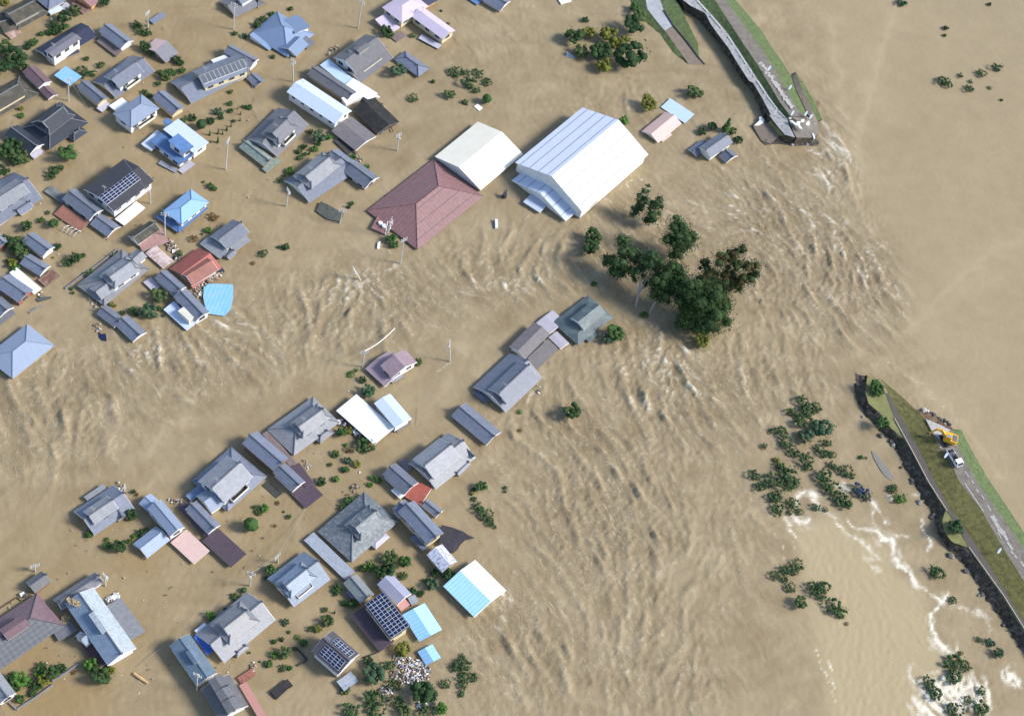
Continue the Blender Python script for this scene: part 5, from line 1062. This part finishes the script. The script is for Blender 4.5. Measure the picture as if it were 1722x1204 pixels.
# ------------------------------------------------------------------ poles and wires
def pole(i, T_, B_, label):
    b0 = W(B_[0], B_[1], 0); h = 9.0
    # find the height at which the leaning top meets the photo's top point
    best = min(((W(T_[0], T_[1], z)-b0, z) for z in np.arange(1.5, 12, .25)), key=lambda t: math.hypot(t[0].x, t[0].y))
    top = best[0]; root = empty('utility_pole', b0); tag(root, label, 'utility pole', 'concrete utility poles')
    pb = MB(); pb.tube([(0, 0, -1)]+[top*t_ for t_ in (.5, 1)], [.2, .16, .12], 8); pb.build('shaft', [POLEM], root)
    u_ = Vector((math.cos(i*1.3), math.sin(i*1.3), 0))
    for k_, dz in enumerate((.35, 1.1)):
        ar = MB(); c = top*(1-dz/max(top.length, 2)); ar.bar(c-u_*1.0, c+u_*1.0, .14, .14); ao = ar.build('crossarm', [STEEL], root)
        for s_ in (-.9, -.3, .4, .9):
            ins = MB(); ins.tube([c+u_*s_+Vector((0, 0, .07)), c+u_*s_+Vector((0, 0, .36))], [.09, .06], 6); ins.build('insulator', [WHITE], ao)
    if i % 3 != 1 and top.length > 3:
        tr = MB(); c = top*(1-1.7/top.length)+Vector((-u_.y, u_.x, 0))*.42; tr.tube([c-Vector((0, 0, .4)), c+Vector((0, 0, .4))], .26, 8); tr.build('transformer', [plain('transformer_grey', (.55, .56, .57), .5)], root)
    return b0+top
PLAB = ['tall pole by the dark grey house at the top edge', 'pole beside the tiny half grey shed', 'pole between the slate blue house and long white house', 'slim pole in front of the square light blue roof',
        'pole at the right corner of the black-roofed solar house', 'pole at the left corner of the bright blue hipped house', 'pole in the water left of the green mossy wing', 'tall pole left of the lavender-roofed house', 'half-drowned pole above the maroon roof',
        'pole by the white gabled end of the pale-ridged house', 'leaning pole holding the sagging white cable', 'braced pole standing alone in the brown water', 'pole above the round clipped tree near the silver-blue house', 'stub pole behind the silver-blue house', 'stub pole lying below the slate-blue house', 'stub pole above the small grey gable storehouse']
tops = [pole(i, t_, b_, ('grey concrete '+l_)[:200]) for i, ((t_, b_), l_) in enumerate(zip(POLES, PLAB))]
for i, (T_, B_, l_) in enumerate([((105+575, 401), (673, 443), 'grey concrete pole at the bottom corner of the maroon roof'), ((594, 452), (608, 471), 'tilted pole half sunk in foam below the maroon roof'), ((577, 352), (571, 376), 'double pole beside the sunken dark roof'), ((658.5, 369), (649, 396), 'white mast at the left corner of the maroon roof'), ((332, 1133), (331, 1160), 'pale pole at the lower end of the slate-blue roof')]):
    tops.append(pole(20+i, T_, B_, l_))
def wire(a, b_, sag, label, r=.045, col=None):
    pts = [a.lerp(b_, t_)-Vector((0, 0, sag*4*t_*(1-t_))) for t_ in [k_/10 for k_ in range(11)]]
    w_ = MB(); w_.tube(pts, r, 5); tag(w_.build('overhead_wire', [col or plain('wire_grey', (.25, .25, .25), .6)]), label, 'wire')
wire(tops[10], W(664, 552, 1.0), 1.2, 'thick white cable sagging from a leaning pole into the water', .11, WHITE)
wire(tops[2], W(425, 175, .2), .8, 'thin wire running down-left from the pole by the long white house')
wire(tops[11], W(700, 715, .2), 1.0, 'thin wire falling from the braced pole towards the white flat roof')
wire(tops[12], tops[13], .6, 'short wire between the two poles behind the silver-blue house')
wire(tops[13], W(514, 855, .6), .6, 'thin wire from the stub pole up to the purple striped roof')

wire(tops[0], W(440, 210, .3), 1.0, 'thin wire falling from the pole by the dark grey house at the top edge')
wire(tops[6], tops[4], 1.4, 'long thin wire between the pole near the green mossy wing and the solar house pole')
wire(tops[5], tops[3], 1.6, 'long thin wire from the bright blue hipped house pole to the light blue roof pole')
wire(tops[12], W(230, 1120, .3), 1.2, 'long thin wire running down-left from the pole near the silver-blue house')
# ------------------------------------------------------------------ floating and stranded things
roofmat('blue_sheet', (.2, .44, .7), 'metal', .45, period=1.0, dirt=(.3, .42, .5), dirt_amt=.5)
slab('loose_blue_roof', [(1038, 615), (1155, 616), (1272, 622), (1275, 740), (1245, 868), (1185, 925), (1110, 915), (1050, 905), (1010, 860), (985, 750), (990, 650)], [.9, .8, .7, .6, .35, .25, .4, .5, .6, .8, .9], [MATS['blue_sheet']], .12, (170, 370), S, 'bright blue corrugated roof sheet afloat below the red roof', 'roof sheet', None)
slab('black_tarp', [(1390, 415), (1490, 438), (1600, 478), (1650, 515), (1712, 540), (1620, 560), (1575, 600), (1545, 650), (1500, 690), (1430, 640), (1365, 600)], [.8, .6, .5, .3, .15, .2, .3, .3, .6, .8, 1.0], [plain('black_cloth', (.028, .025, .035), .8, .3, 1.5)], .1, (500, 810), S, 'torn black sheet spread on the water behind the speckled storehouse', 'tarp', None)
slab('blue_tarp', [(490, 440), (520, 420), (590, 470), (650, 500), (682, 565), (650, 600), (620, 610), (570, 540)], [1.3, 1.4, 1.5, 1.5, 1.2, 1.0, 1.0, 1.2], [plain('tarp_blue', (.03, .12, .5), .5, .3, 2.0)], .1, (240, 994), S, 'crumpled bright blue tarp between the grey manor and slate-blue roof', 'tarp', None)
slab('capsized_black_box', [(1228, 965), (1395, 842), (1448, 905), (1395, 935), (1290, 1035)], [.7, .8, .5, .6, .5], [plain('black_box', (.015, .013, .015), .7, .3, 1)], .7, (240, 994), S, 'long black box-like object afloat near the bottom edge', 'floating box', None)
slab('loose_red_roof', [(910, 832), (1062, 735), (1095, 795), (1010, 858), (952, 890)], [.6, .7, .5, .5, .4], [plain('rust_red', (.26, .09, .06), .6, .3, 1, dirt=(.2, .2, .23), dirt_amt=.5)], .15, (240, 994), S, 'small rust-red roof piece afloat beside the pink strip roof', 'roof sheet', None)
slab('white_board', [(1130, 1030), (1165, 1002), (1215, 1042), (1180, 1070)], .25, [WHITE], .15, (600, 0), S, 'small white board afloat by the round bright green tree', 'board', None)
slab('white_board', [(225, 0), (250, 40), (350, 12), (345, -20), (240, -30)], .5, [WHITE], .4, (900, 0), S, 'white slab afloat at the top edge left of the ramp road', 'board', None)
slab('grey_blue_board', [(305, 500), (355, 530), (390, 560), (295, 548)], .2, [plain('board_blue', (.4, .48, .52), .6)], .12, (900, 0), S, 'pale blue-grey board afloat left of the tree clump', 'board', None)
slab('narrow_black_boat', [(350, 765), (390, 742), (490, 738), (497, 748), (440, 765), (370, 788)], .35, [plain('boat_dark', (.08, .09, .085), .6)], .4, (0, 370), S, 'narrow dark hull-shaped wreck afloat below the white strip roof', 'wreckage', None)
slab('narrow_black_boat', [(275, 888), (340, 840), (410, 820), (412, 830), (350, 862), (285, 898)], .25, [plain('boat_grey', (.2, .2, .18), .7)], .3, (0, 370), S, 'narrow grey strip of wreckage, lower of the two afloat', 'wreckage', None)
slab('dark_solar_sheet', [(955, 1075), (975, 1100), (1018, 1092), (1030, 1165), (995, 1162), (958, 1135)], .25, [PANEL], .12, (0, 370), S, 'loose dark blue solar panel afloat left of the gatehouse', 'solar panel', None)
slab('dark_sunken_roof', [(1612, 945), (1660, 855), (1720, 880), (1880, 970), (1850, 1050), (1720, 1025)], [.4, .8, .9, .6, .4, .4], [plain('sunken_dark', (.07, .075, .065), .7, .3, 1)], .6, (250, 190), S, 'small dark sunken roof beside the double pole', 'roof', None)
slab('white_sign_column', [(1333, 1080), (1358, 1080), (1362, 1160), (1336, 1165)], [.9, .9, .5, .5], [plain('bluish_white', (.6, .66, .72), .5)], .5, (600, 180), S, 'bluish white signboard stuck in the current right of the maroon roof', 'signboard', None)
slab('white_sign_column', [(432, 620), (458, 605), (452, 672), (425, 675)], [.6, .6, .4, .4], [WHITE], .4, (560, 300), S, 'small white panel afloat left of the bush at the maroon roof', 'signboard', None)
def logobj(label, a, b_, r, mat, z=.25):
    w_ = MB(); w_.tube([W(*a, z), W((a[0]+b_[0])/2, (a[1]+b_[1])/2, z+.1), W(*b_, z)], [r, r*1.05, r*.8], 8); tag(w_.build('floating_log', [mat]), label, 'log')
logobj('pale orange log afloat near the lower left', (225, 1132), (248.5, 1148), .33, plain('log_orange', (.62, .4, .2), .7))
logobj('thin dark beam sticking out beside the charred house', (648.5, 193), (661, 222), .14, plain('log_dark', (.09, .05, .03), .8), .5)
b_ = MB(); c0 = W(848, 331, .3)
b_.tube([c0, c0+Vector((0, 0, 1.2))], [.75, .6], 10); b_.tube([c0+Vector((.1, .2, 1.1)), c0+Vector((.2, 1.0, 1.9))], .2, 6); b_.tube([c0+Vector((-.3, .1, 1.1)), c0+Vector((-.4, .7, 1.8))], .16, 6)
tag(b_.build('dark_tank', [plain('tank_dark', (.04, .045, .06), .5)]), 'small dark tank with two stubs, alone left of the largest warehouse', 'tank')
# low garden walls
def lowwall(label, pts, org, z=.45, w_=.3, mat=None, sc_=S):
    b_ = MB(); pp = npx(org, sc_, pts)
    for (x0, y0), (x1, y1) in zip(pp, pp[1:]): b_.bar(W(x0, y0, z-.4), W(x1, y1, z-.4), w_, .9)
    tag(b_.build('garden_wall', [mat or plain('block_wall', (.2, .2, .21), .8)]), label, 'wall')
lowwall('low grey wall enclosing the garden in the bottom left corner', [(90, 1075), (160, 1142), (330, 1035), (515, 900)], (0, 994))
lowwall('low grey wall running right from the bottom left garden', [(500, 868), (640, 785), (752, 708)], (0, 994))
lowwall('low grey wall along the courtyard house', [(628, 668), (790, 545), (960, 425), (1130, 290)], (0, 370))
lowwall('dark low wall behind the white solar house', [(10, 560), (95, 660), (0, 720)], (500, 994), mat=DARK)
lowwall('thin brown fence behind the huge ribbed roof', [(0, 480), (165, 372), (205, 405)], (0, 940), .3, .18, plain('brown_fence', (.12, .07, .04), .8))
lowwall('thin dark line of wall right of the white solar house', [(630, 645), (780, 590)], (500, 994), .3, .2, DARK)
# arched carport frame
ar = empty('arched_frame', W(118, 388, 0)); tag(ar, 'row of bare white arched carport hoops by the terracotta roof', 'carport frame'); o_ = ar.location
for k_ in range(4):
    (x0, y0), (x1, y1) = npx((0, 190), S, [(597+37*k_, 1143+17*k_), (668+37*k_, 1090+17*k_)]); a = W(x0, y0, .2); c = W(x1, y1, 1.3)
    hb = MB(); hb.tube([a-o_, a.lerp(c, .3)+Vector((0, 0, .7))-o_, a.lerp(c, .7)+Vector((0, 0, .8))-o_, c-o_], .09, 6); hb.build('hoop', [WHITE], ar)
# rooftop ducts of the maroon hall
dt = empty('duct_cluster', W(650, 384, .5)); tag(dt, 'white round ducts and masts at the left corner of the maroon roof', 'ducts'); o_ = dt.location
for x, y in ((640, 375.5), (646, 380)):
    db = MB(); c = W(x, y, 1.2); db.tube([c-Vector((0, 0, .6))-o_, c+Vector((0, 0, .25))-o_], [.55, .6], 12); db.build('duct', [WHITE], dt)
for x, y, x2, y2 in ((654, 389, 661, 369), (648, 395, 652, 372), (657, 386, 655, 372)):
    db = MB(); db.tube([W(x, y, 1)-o_, W(x2, y2, 3.2)-o_], .09, 6); db.build('mast', [WHITE], dt)

# litter: countless small pieces
def litter(name, label, areas, n, seed, cols, size=.45, z=.12):
    r_ = random.Random(seed); b_ = MB()
    for _ in range(n):
        x, y, rx, ry, an = r_.choices(areas, [a_[2]*a_[3] for a_ in areas])[0]; t_ = r_.uniform(0, 6.28); q_ = math.sqrt(r_.random()); c_, s_ = math.cos(an), math.sin(an)
        dx, dy = rx*q_*math.cos(t_), ry*q_*math.sin(t_)
        p_ = W(x+dx*c_-dy*s_, y+dx*s_+dy*c_, z+r_.uniform(0, .35)); a = Vector((r_.uniform(-1, 1), r_.uniform(-1, 1), r_.uniform(-.5, .5))).normalized()
        bq = a.cross(Vector((r_.uniform(-.4, .4), r_.uniform(-.4, .4), 1))).normalized(); sz = size*r_.choice((.4, .6, .8, 1.2, 1.6))
        b_.cbox(p_, a*sz*r_.uniform(.6, 1.6), bq*sz*r_.uniform(.4, 1), a.cross(bq)*sz*.3, r_.choices(range(len(cols)), [c[1] for c in cols])[0])
    tag(b_.build(name, [plain('litter_'+c[0], c[2], .7) for c in cols]), label, 'debris', kind='stuff')
LC = [('white', 9, (.7, .7, .68)), ('grey', 6, (.45, .45, .44)), ('dark', 7, (.06, .06, .06)), ('brown', 8, (.22, .15, .1)), ('red', 1, (.5, .05, .05)), ('blue', 1, (.1, .2, .5)), ('orange', 1, (.7, .35, .1))]
litter('litter', 'dense heap of white and coloured litter by the small bright blue roof', [(690, 1120, 32, 14, .5), (700, 1130, 24, 22, 0), (680, 1140, 26, 10, .3), (718, 1180, 18, 10, -.5), (650, 1165, 12, 14, 0)], 1000, 5, LC, .33)
WC = [('white', 3, (.8, .8, .8)), ('dark', 4, (.06, .06, .06)), ('brown', 8, (.22, .15, .1)), ('tan', 6, (.45, .36, .25))]
litter('house_debris', 'splintered house debris around the red-roofed house', [(287, 413, 12, 8, .8), (300, 428, 8, 8, 0), (345, 475, 14, 7, -.4), (338, 492, 10, 10, 0), (362, 465, 14, 5, -.4), (335, 485, 8, 14, 0)], 420, 6, WC, .5)
litter('scattered_debris', 'white debris beside the slate-blue two-storey house', [(298, 843, 16, 5, .1), (204, 820, 14, 8, .9), (165, 550, 8, 8, 0), (160, 508, 12, 8, .8), (516, 780, 5, 12, -.5), (588, 830, 2, 2, 0)], 230, 7, [('pale', 8, (.6, .6, .58)), ('brown', 8, (.22, .15, .1)), ('dark', 3, (.06, .06, .06))], .28)
litter('scattered_debris', 'thin debris around the charred house and manor walls', [(645, 185, 6, 14, -.4), (640, 215, 14, 3, -.5), (560, 85, 14, 5, -.6), (600, 265, 6, 12, -.6), (70, 495, 5, 4, 0), (905, 655, 6, 8, 0), (838, 655, 5, 14, -.6), (425, 1120, 5, 8, 0), (88, 1118, 12, 3, .5), (85, 0, 10, 3, 0), (86, 28, 3, 8, 0), (597, 820, 8, 8, 0)], 300, 8, WC, .4)
litter('timber_slats', 'row of white slats hanging off the white flat roof and manor', [(575, 711, 6, 5, .6), (600, 728, 10, 5, .8), (190, 1005, 12, 6, -.5), (40, 1000, 5, 3, 0)], 110, 9, [('white', 8, (.8, .8, .8)), ('dark', 3, (.06, .06, .06))], .5, .4)
litter('straw', 'straw caught on the upper end of the slate-blue hall roof', [(124, 1012, 13, 6, .5)], 130, 10, [('straw', 1, (.4, .3, .16))], .24, 4.3)
litter('straw', 'straw on the low roof between the two big halls', [(110, 1042, 7, 8, .8)], 90, 12, [('straw', 1, (.4, .3, .16))], .24, .95)
litter('drifting_debris', 'small scraps of drifting debris among the flooded houses', [(250, 240, 240, 200, 0), (560, 800, 160, 160, 0), (250, 1000, 240, 180, 0), (200, 420, 180, 80, 0), (620, 300, 90, 60, 0)], 420, 21, [('white', 3, (.75, .75, .75)), ('brown', 7, (.22, .15, .1)), ('dark', 5, (.06, .06, .06)), ('tan', 4, (.45, .36, .25))], .22, .05)
# road and water marker plates: white ovals on posts
def marker(x, y, z, label, col):
    g_ = W(x, y+3, z); root = empty('marker_sign', g_); tag(root, label, 'sign', 'white marker plates along the levee')
    pb = MB(); pb.tube([(0, 0, 0), (0, 0, 1.6)], .07, 6); pb.build('post', [plain('post_yellow', (.55, .4, .1), .6)], root)
    fb = MB(); n_ = 12; u_ = Vector((.72, .3, .2)); w2 = Vector((.1, .55, .65)); c = Vector((0, 0, 1.7)); nn = u_.cross(w2).normalized()*.06
    ring = [c+u_*.5*math.cos(2*math.pi*i_/n_)+w2*.95*math.sin(2*math.pi*i_/n_) for i_ in range(n_)]
    fb.face([p_+nn for p_ in ring]); fb.face([p_-nn for p_ in ring][::-1])
    for i_ in range(n_): fb.face([ring[i_]-nn, ring[(i_+1) % n_]-nn, ring[(i_+1) % n_]+nn, ring[i_]+nn])
    fb.build('plate', [col], root)
PLT = plain('plate_bluish', (.62, .7, .82), .35)
for x, y, z, l_ in ((1326, 151, 3.6, 'on the grass edge midway along the northern levee'), (1352.5, 195, 3.6, 'nearest the middle of the broken levee tip'), (1361, 200, 3.0, 'rightmost at the broken levee tip'), (1291, 119, 4.4, 'on the northern track farthest from the breach'), (1330, 194, 4.3, 'at the left of the broken levee tip'), (1676, 928, 3.0, 'on the southern levee grass at the right edge'), (1587, 768, 3.5, 'beside the white truck')):
    marker(x, y, z, 'small bluish white oval plate '+l_, PLT)
for i_, (pts, l_) in enumerate([([(515, 850), (545, 850), (610, 900), (600, 918)], 'long white crumbled slab lying at the broken levee tip'), ([(600, 860), (650, 860), (640, 905), (675, 960), (640, 950), (600, 890)], 'forked pale slab right of the long crumbled one'), ([(655, 838), (695, 832), (700, 855), (660, 868)], 'small square white block at the levee tip'), ([(730, 850), (755, 845), (770, 890), (745, 915), (715, 905)], 'crooked white block farthest right at the levee tip'), ([(500, 805), (540, 795), (535, 825), (508, 825)], 'small white and yellow block at the left of the tip'), ([(795, 1015), (815, 1015), (835, 1070), (820, 1078)], 'narrow white beam overhanging the broken edge')]):
    slab('concrete_fragment', pts, 4.5 if i_ < 3 else (4.0 if i_ == 4 else 3.0), [WHITE], .4, MO, MS, l_, 'concrete fragment', None, 'white fragments on the broken levee')
rb = MB(); r_ = random.Random(9)
for t_ in range(120):
    k_ = t_/120; x = 1280+k_*52+r_.gauss(0, 1.6); y = 106+k_*76+r_.gauss(0, 1.6); rb.cbox(W(x, y, 4.4+.0013*t_), Vector((r_.uniform(.3, 1.1), r_.uniform(-.4, .4), 0)), Vector((r_.uniform(-.3, .3), r_.uniform(.25, .9), 0)), Vector((0, 0, .08)))
tag(rb.build('crumbled_paving', [plain('crumbs', (.42, .4, .37), .9, .2, 2)]), 'line of crumbled pale paving along the northern track', 'rubble', kind='stuff')

# ------------------------------------------------------------------ excavator, truck and people on the levee
YEL = plain('machine_yellow', (.75, .4, .03), .35, .05); BLK = plain('rubber', (.02, .02, .02), .8); TW = plain('truck_white', (.8, .82, .84), .3, .02)
def frame(x, y, z, tx, ty):
    o = W(x, y, z); d = W(tx, ty, z)-o; d.normalize(); return o, d, Vector((-d.y, d.x, 0))
o, u, v = frame(1592, 741, 3.65, 1570, 733)
ex = empty('excavator', o); tag(ex, 'yellow excavator with its boom bent towards the water', 'excavator'); up = Vector((0, 0, 1))
tu = gdir(.56, .83, 1590, 740); tv = Vector((-tu.y, tu.x, 0))
for s_ in (-1, 1):
    tb = MB(); c = tv*s_*1.05
    prof = [(-1.9, .3), (-1.6, .02), (1.6, .02), (1.9, .3), (1.9, .6), (1.6, .85), (-1.6, .85), (-1.9, .6)]
    A_s = [c+tu*a+up*h-tv*.28 for a, h in prof]; B_s = [p_+tv*.56 for p_ in A_s]
    tb.face(A_s); tb.face(B_s[::-1])
    for k_ in range(8): l = (k_+1) % 8; tb.face([A_s[k_], B_s[k_], B_s[l], A_s[l]])
    tb.build('track', [BLK], ex)
hb = MB(); 
pr = [(-2.3, -1.2), (-1.9, -1.4), (1.1, -1.4), (1.3, -1.1), (1.3, 1.1), (1.1, 1.4), (-1.9, 1.4), (-2.3, 1.2)]
lo_ = [u*a+v*b_+up*1.0 for a, b_ in pr]; hi_ = [u*a*.97+v*b_*.97+up*2.1 for a, b_ in pr]
hb.face(lo_[::-1]); hb.face(hi_)
for k_ in range(8): l = (k_+1) % 8; hb.face([lo_[k_], lo_[l], hi_[l], hi_[k_]])
bd = hb.build('body', [YEL], ex)
gb = MB(); gb.box(u*-2.0+v*-.9+up*2.1, u*1.1, v*1.9, up*.12); gb.build('engine_grille', [plain('grille', (.12, .13, .16), .5)], bd)
cbm = MB(); cbm.box(u*-.3+v*.35+up*2.1, u*1.55, v*1.0, up*1.1); cb_ = cbm.build('cab', [YEL], ex)
gm_ = MB(); gm_.box(u*-.15+v*.47+up*3.2, u*1.25, v*.76, up*.04); gm_.box(u*1.252+v*.45+up*2.3, u*.03, v*.8, up*.8); gm_.build('cab_glass', [plain('cab_glass', (.2, .3, .3), .2)], cb_)
bo = MB(); bo.bar(u*1.0-v*.2+up*1.6, u*2.6-v*.2+up*3.2, .55, .6); bo.bar(u*2.5-v*.2+up*3.15, u*3.9-v*.2+up*2.9, .5, .5); bo.build('boom', [YEL], ex)
st = MB(); st.bar(u*3.8-v*.2+up*2.95, u*5.1+v*.5+up*1.2, .34, .4); st.build('stick', [YEL], ex)
bk = MB(); bk.box(u*4.9+v*.1+up*.1, u*.9, v*.9, up*.15); bk.box(u*4.9+v*.1+up*.25, u*.12, v*.9, up*.8); bk.box(u*5.02+v*.1+up*.25, u*.7, v*.1, up*.6); bk.box(u*5.02+v*.9+up*.25, u*.7, v*.1, up*.6); bk.build('bucket', [plain('bucket_brown', (.3, .22, .12), .7)], ex)
o, u, v = frame(1602.5, 772, 3.65, 1610.5, 784.5)
tk = empty('white_truck', o); tk.scale = (.94,)*3; tag(tk, 'white flatbed truck facing away from the excavator on the levee road', 'truck')
cm = MB(); Lf, Wd = 2.9, 1.0
pc = [(Lf-1.75, .55), (Lf, .55), (Lf+.05, 1.3), (Lf-.35, 2.15), (Lf-1.75, 2.2)]
a_ = [u*x+up*z-v*Wd for x, z in pc]; b2 = [p_+v*2*Wd for p_ in a_]
cm.face(a_); cm.face(b2[::-1])
for k_ in range(5): l = (k_+1) % 5; cm.face([a_[l], a_[k_], b2[k_], b2[l]])
cbt = cm.build('cab', [TW], tk)
wn = MB(); q = [u*(Lf+.04)+up*1.35-v*.9, u*(Lf+.04)+up*1.35+v*.9, u*(Lf-.32)+up*2.1+v*.82, u*(Lf-.32)+up*2.1-v*.82]; nn = (u*.75+up*.45)*.04
wn.face([p_+nn for p_ in q]); wn.build('windscreen', [GLASS], cbt)
for s_ in (-1, 1):
    sw = MB(); sw.box(u*(Lf-1.3)+up*1.4+v*(s_*Wd+(0.005 if s_ > 0 else -.025)), u*.9, v*.02, up*.6); sw.build('side_window', [GLASS], cbt)
    lb = MB(); lb.cbox(u*(Lf+.06)+up*.85+v*s_*.7, u*.08, v*.35, up*.25); lb.build('headlight', [plain('lamp_glass', (.7, .7, .65), .2)], cbt)
bm_ = MB(); bm_.box(u*-2.6-v*1.0+up*.75, u*3.65, v*2.0, up*.15); bdk = bm_.build('cargo_bed', [plain('bed_dark', (.09, .09, .11), .6)], tk)
for nm_, oo, xx, yy in (('side_board', u*-2.6-v*1.06, u*3.65, v*.06), ('side_board', u*-2.6+v*1.0, u*3.65, v*.06), ('tailgate', u*-2.66-v*1.06, u*.06, v*2.12)):
    sb = MB(); sb.box(oo+up*.75, xx, yy, up*.5); sb.build(nm_, [TW if nm_ == 'side_board' else plain('grey_board', (.5, .5, .5), .6)], bdk)
for a, s_ in ((2.1, -1), (2.1, 1), (-1.3, -1), (-1.3, 1)):
    wb = MB(); c = u*a+up*.42+v*s_*.85; wb.tube([c-v*.14, c+v*.14], .42, 14); wo = wb.build('wheel', [BLK], tk)
    rm = MB(); rm.tube([c+v*s_*.13, c+v*s_*.16], .2, 10); rm.build('rim', [STEEL], wo)
for dx_, l_ in ((-.9, 0), (.2, 1)):
    pass
cg = MB(); cg.cbox(u*.2+v*.35+up*1.1, u*1.0, v*.5, up*.4); cg.cbox(u*-1.9+v*.1+up*1.05, u*.7, v*1.0, up*.3)
tag(cg.build('dark_bundle', [BLK], None, False, o), 'dark bundle lying in the bed of the white truck', 'bundle')
SKIN = plain('skin', (.55, .36, .26), .6, .03); HAIR = plain('hair', (.02, .018, .015), .8)
def person(x, y, z, face, top_c, leg_c, label, hat=None, bend=0.0):
    o = W(x, y, z); root = empty('person', o); root.rotation_euler = (0, 0, face); tag(root, label, 'person')
    J = {'pel': (0, 0, .95), 'sp': (.02+bend*.3, 0, 1.2), 'ch': (.04+bend*.5, 0, 1.38), 'nk': (.05+bend*.6, 0, 1.5), 'hd': (.09+bend*.7, 0, 1.64), 'ht': (.08+bend*.72, 0, 1.74),
         'sl': (.04+bend*.5, .19, 1.42), 'el': (.1+bend*.5, .27, 1.15), 'hl': (.28+bend*.6, .22, .98), 'sr': (.04+bend*.5, -.19, 1.42), 'er': (.06+bend*.5, -.28, 1.14), 'hr': (.22+bend*.6, -.26, .94),
         'kl': (.05, .12, .5), 'al': (-.02, .13, .08), 'fl': (.16, .14, .05), 'kr': (-.02, -.12, .5), 'ar_': (-.1, -.13, .08), 'fr': (.08, -.14, .05), 'pl': (0, .1, .9), 'pr': (0, -.1, .9)}
    R_ = {'pel': .15, 'sp': .14, 'ch': .16, 'nk': .06, 'hd': .1, 'ht': .08, 'sl': .075, 'el': .05, 'hl': .04, 'sr': .075, 'er': .05, 'hr': .04, 'kl': .065, 'al': .05, 'fl': .045, 'kr': .065, 'ar_': .05, 'fr': .045, 'pl': .1, 'pr': .1}
    E = [('pel', 'sp'), ('sp', 'ch'), ('ch', 'nk'), ('nk', 'hd'), ('hd', 'ht'), ('ch', 'sl'), ('sl', 'el'), ('el', 'hl'), ('ch', 'sr'), ('sr', 'er'), ('er', 'hr'), ('pel', 'pl'), ('pl', 'kl'), ('kl', 'al'), ('al', 'fl'), ('pel', 'pr'), ('pr', 'kr'), ('kr', 'ar_'), ('ar_', 'fr')]
    def skin(nm, keys, grow, mats, pick=None):
        ks = list(keys); me = bpy.data.meshes.new(nm); me.from_pydata([J[k] for k in ks], [(ks.index(a), ks.index(b)) for a, b in E if a in ks and b in ks], []); me.update()
        ob = bpy.data.objects.new(nm, me); COL.objects.link(ob); md = ob.modifiers.new('skin', 'SKIN'); ob.modifiers.new('sub', 'SUBSURF').levels = 1; ob.modifiers['sub'].render_levels = 1
        for i_, k in enumerate(ks):
            sv = me.skin_vertices[0].data[i_]; sv.radius = (R_[k]+grow, R_[k]+grow); sv.use_root = (k in ('pel', 'ch') and i_ == 0)
        bpy.context.view_layer.update(); ev = ob.evaluated_get(bpy.context.evaluated_depsgraph_get()); m2 = bpy.data.meshes.new_from_object(ev)
        ob.modifiers.clear(); ob.data = m2; m2.materials.clear()
        for mt in mats: m2.materials.append(mt)
        if pick:
            for pl_ in m2.polygons: pl_.material_index = pick(pl_.center)
        ob.parent = root; return ob
    skin('body', J.keys(), 0, [SKIN, leg_c], lambda c: 1 if c.z < .93 else 0)
    skin('jacket', ['ch', 'sp', 'pel', 'sl', 'el', 'sr', 'er'], .03, [top_c])
    hb_ = MB(); c = Vector(J['ht']); hb_.tube([c+Vector((0, 0, -.06)), c+Vector((0, 0, .03)), c+Vector((0, 0, .09))], [.125, .12, .05], 10); hb_.build('helmet' if hat else 'hair', [hat or HAIR], root, True)
person(1577.5, 758, 3.55, 2.2, plain('vest_red', (.5, .05, .06), .6), plain('trousers_grey', (.5, .5, .5), .7), 'person in a red vest and white helmet standing on the grass by the truck', WHITE)
person(1601, 766, 4.55, 1.0, WHITE, plain('trousers_dark', (.06, .06, .09), .7), 'person in white standing in the bed of the truck', WHITE, .15)
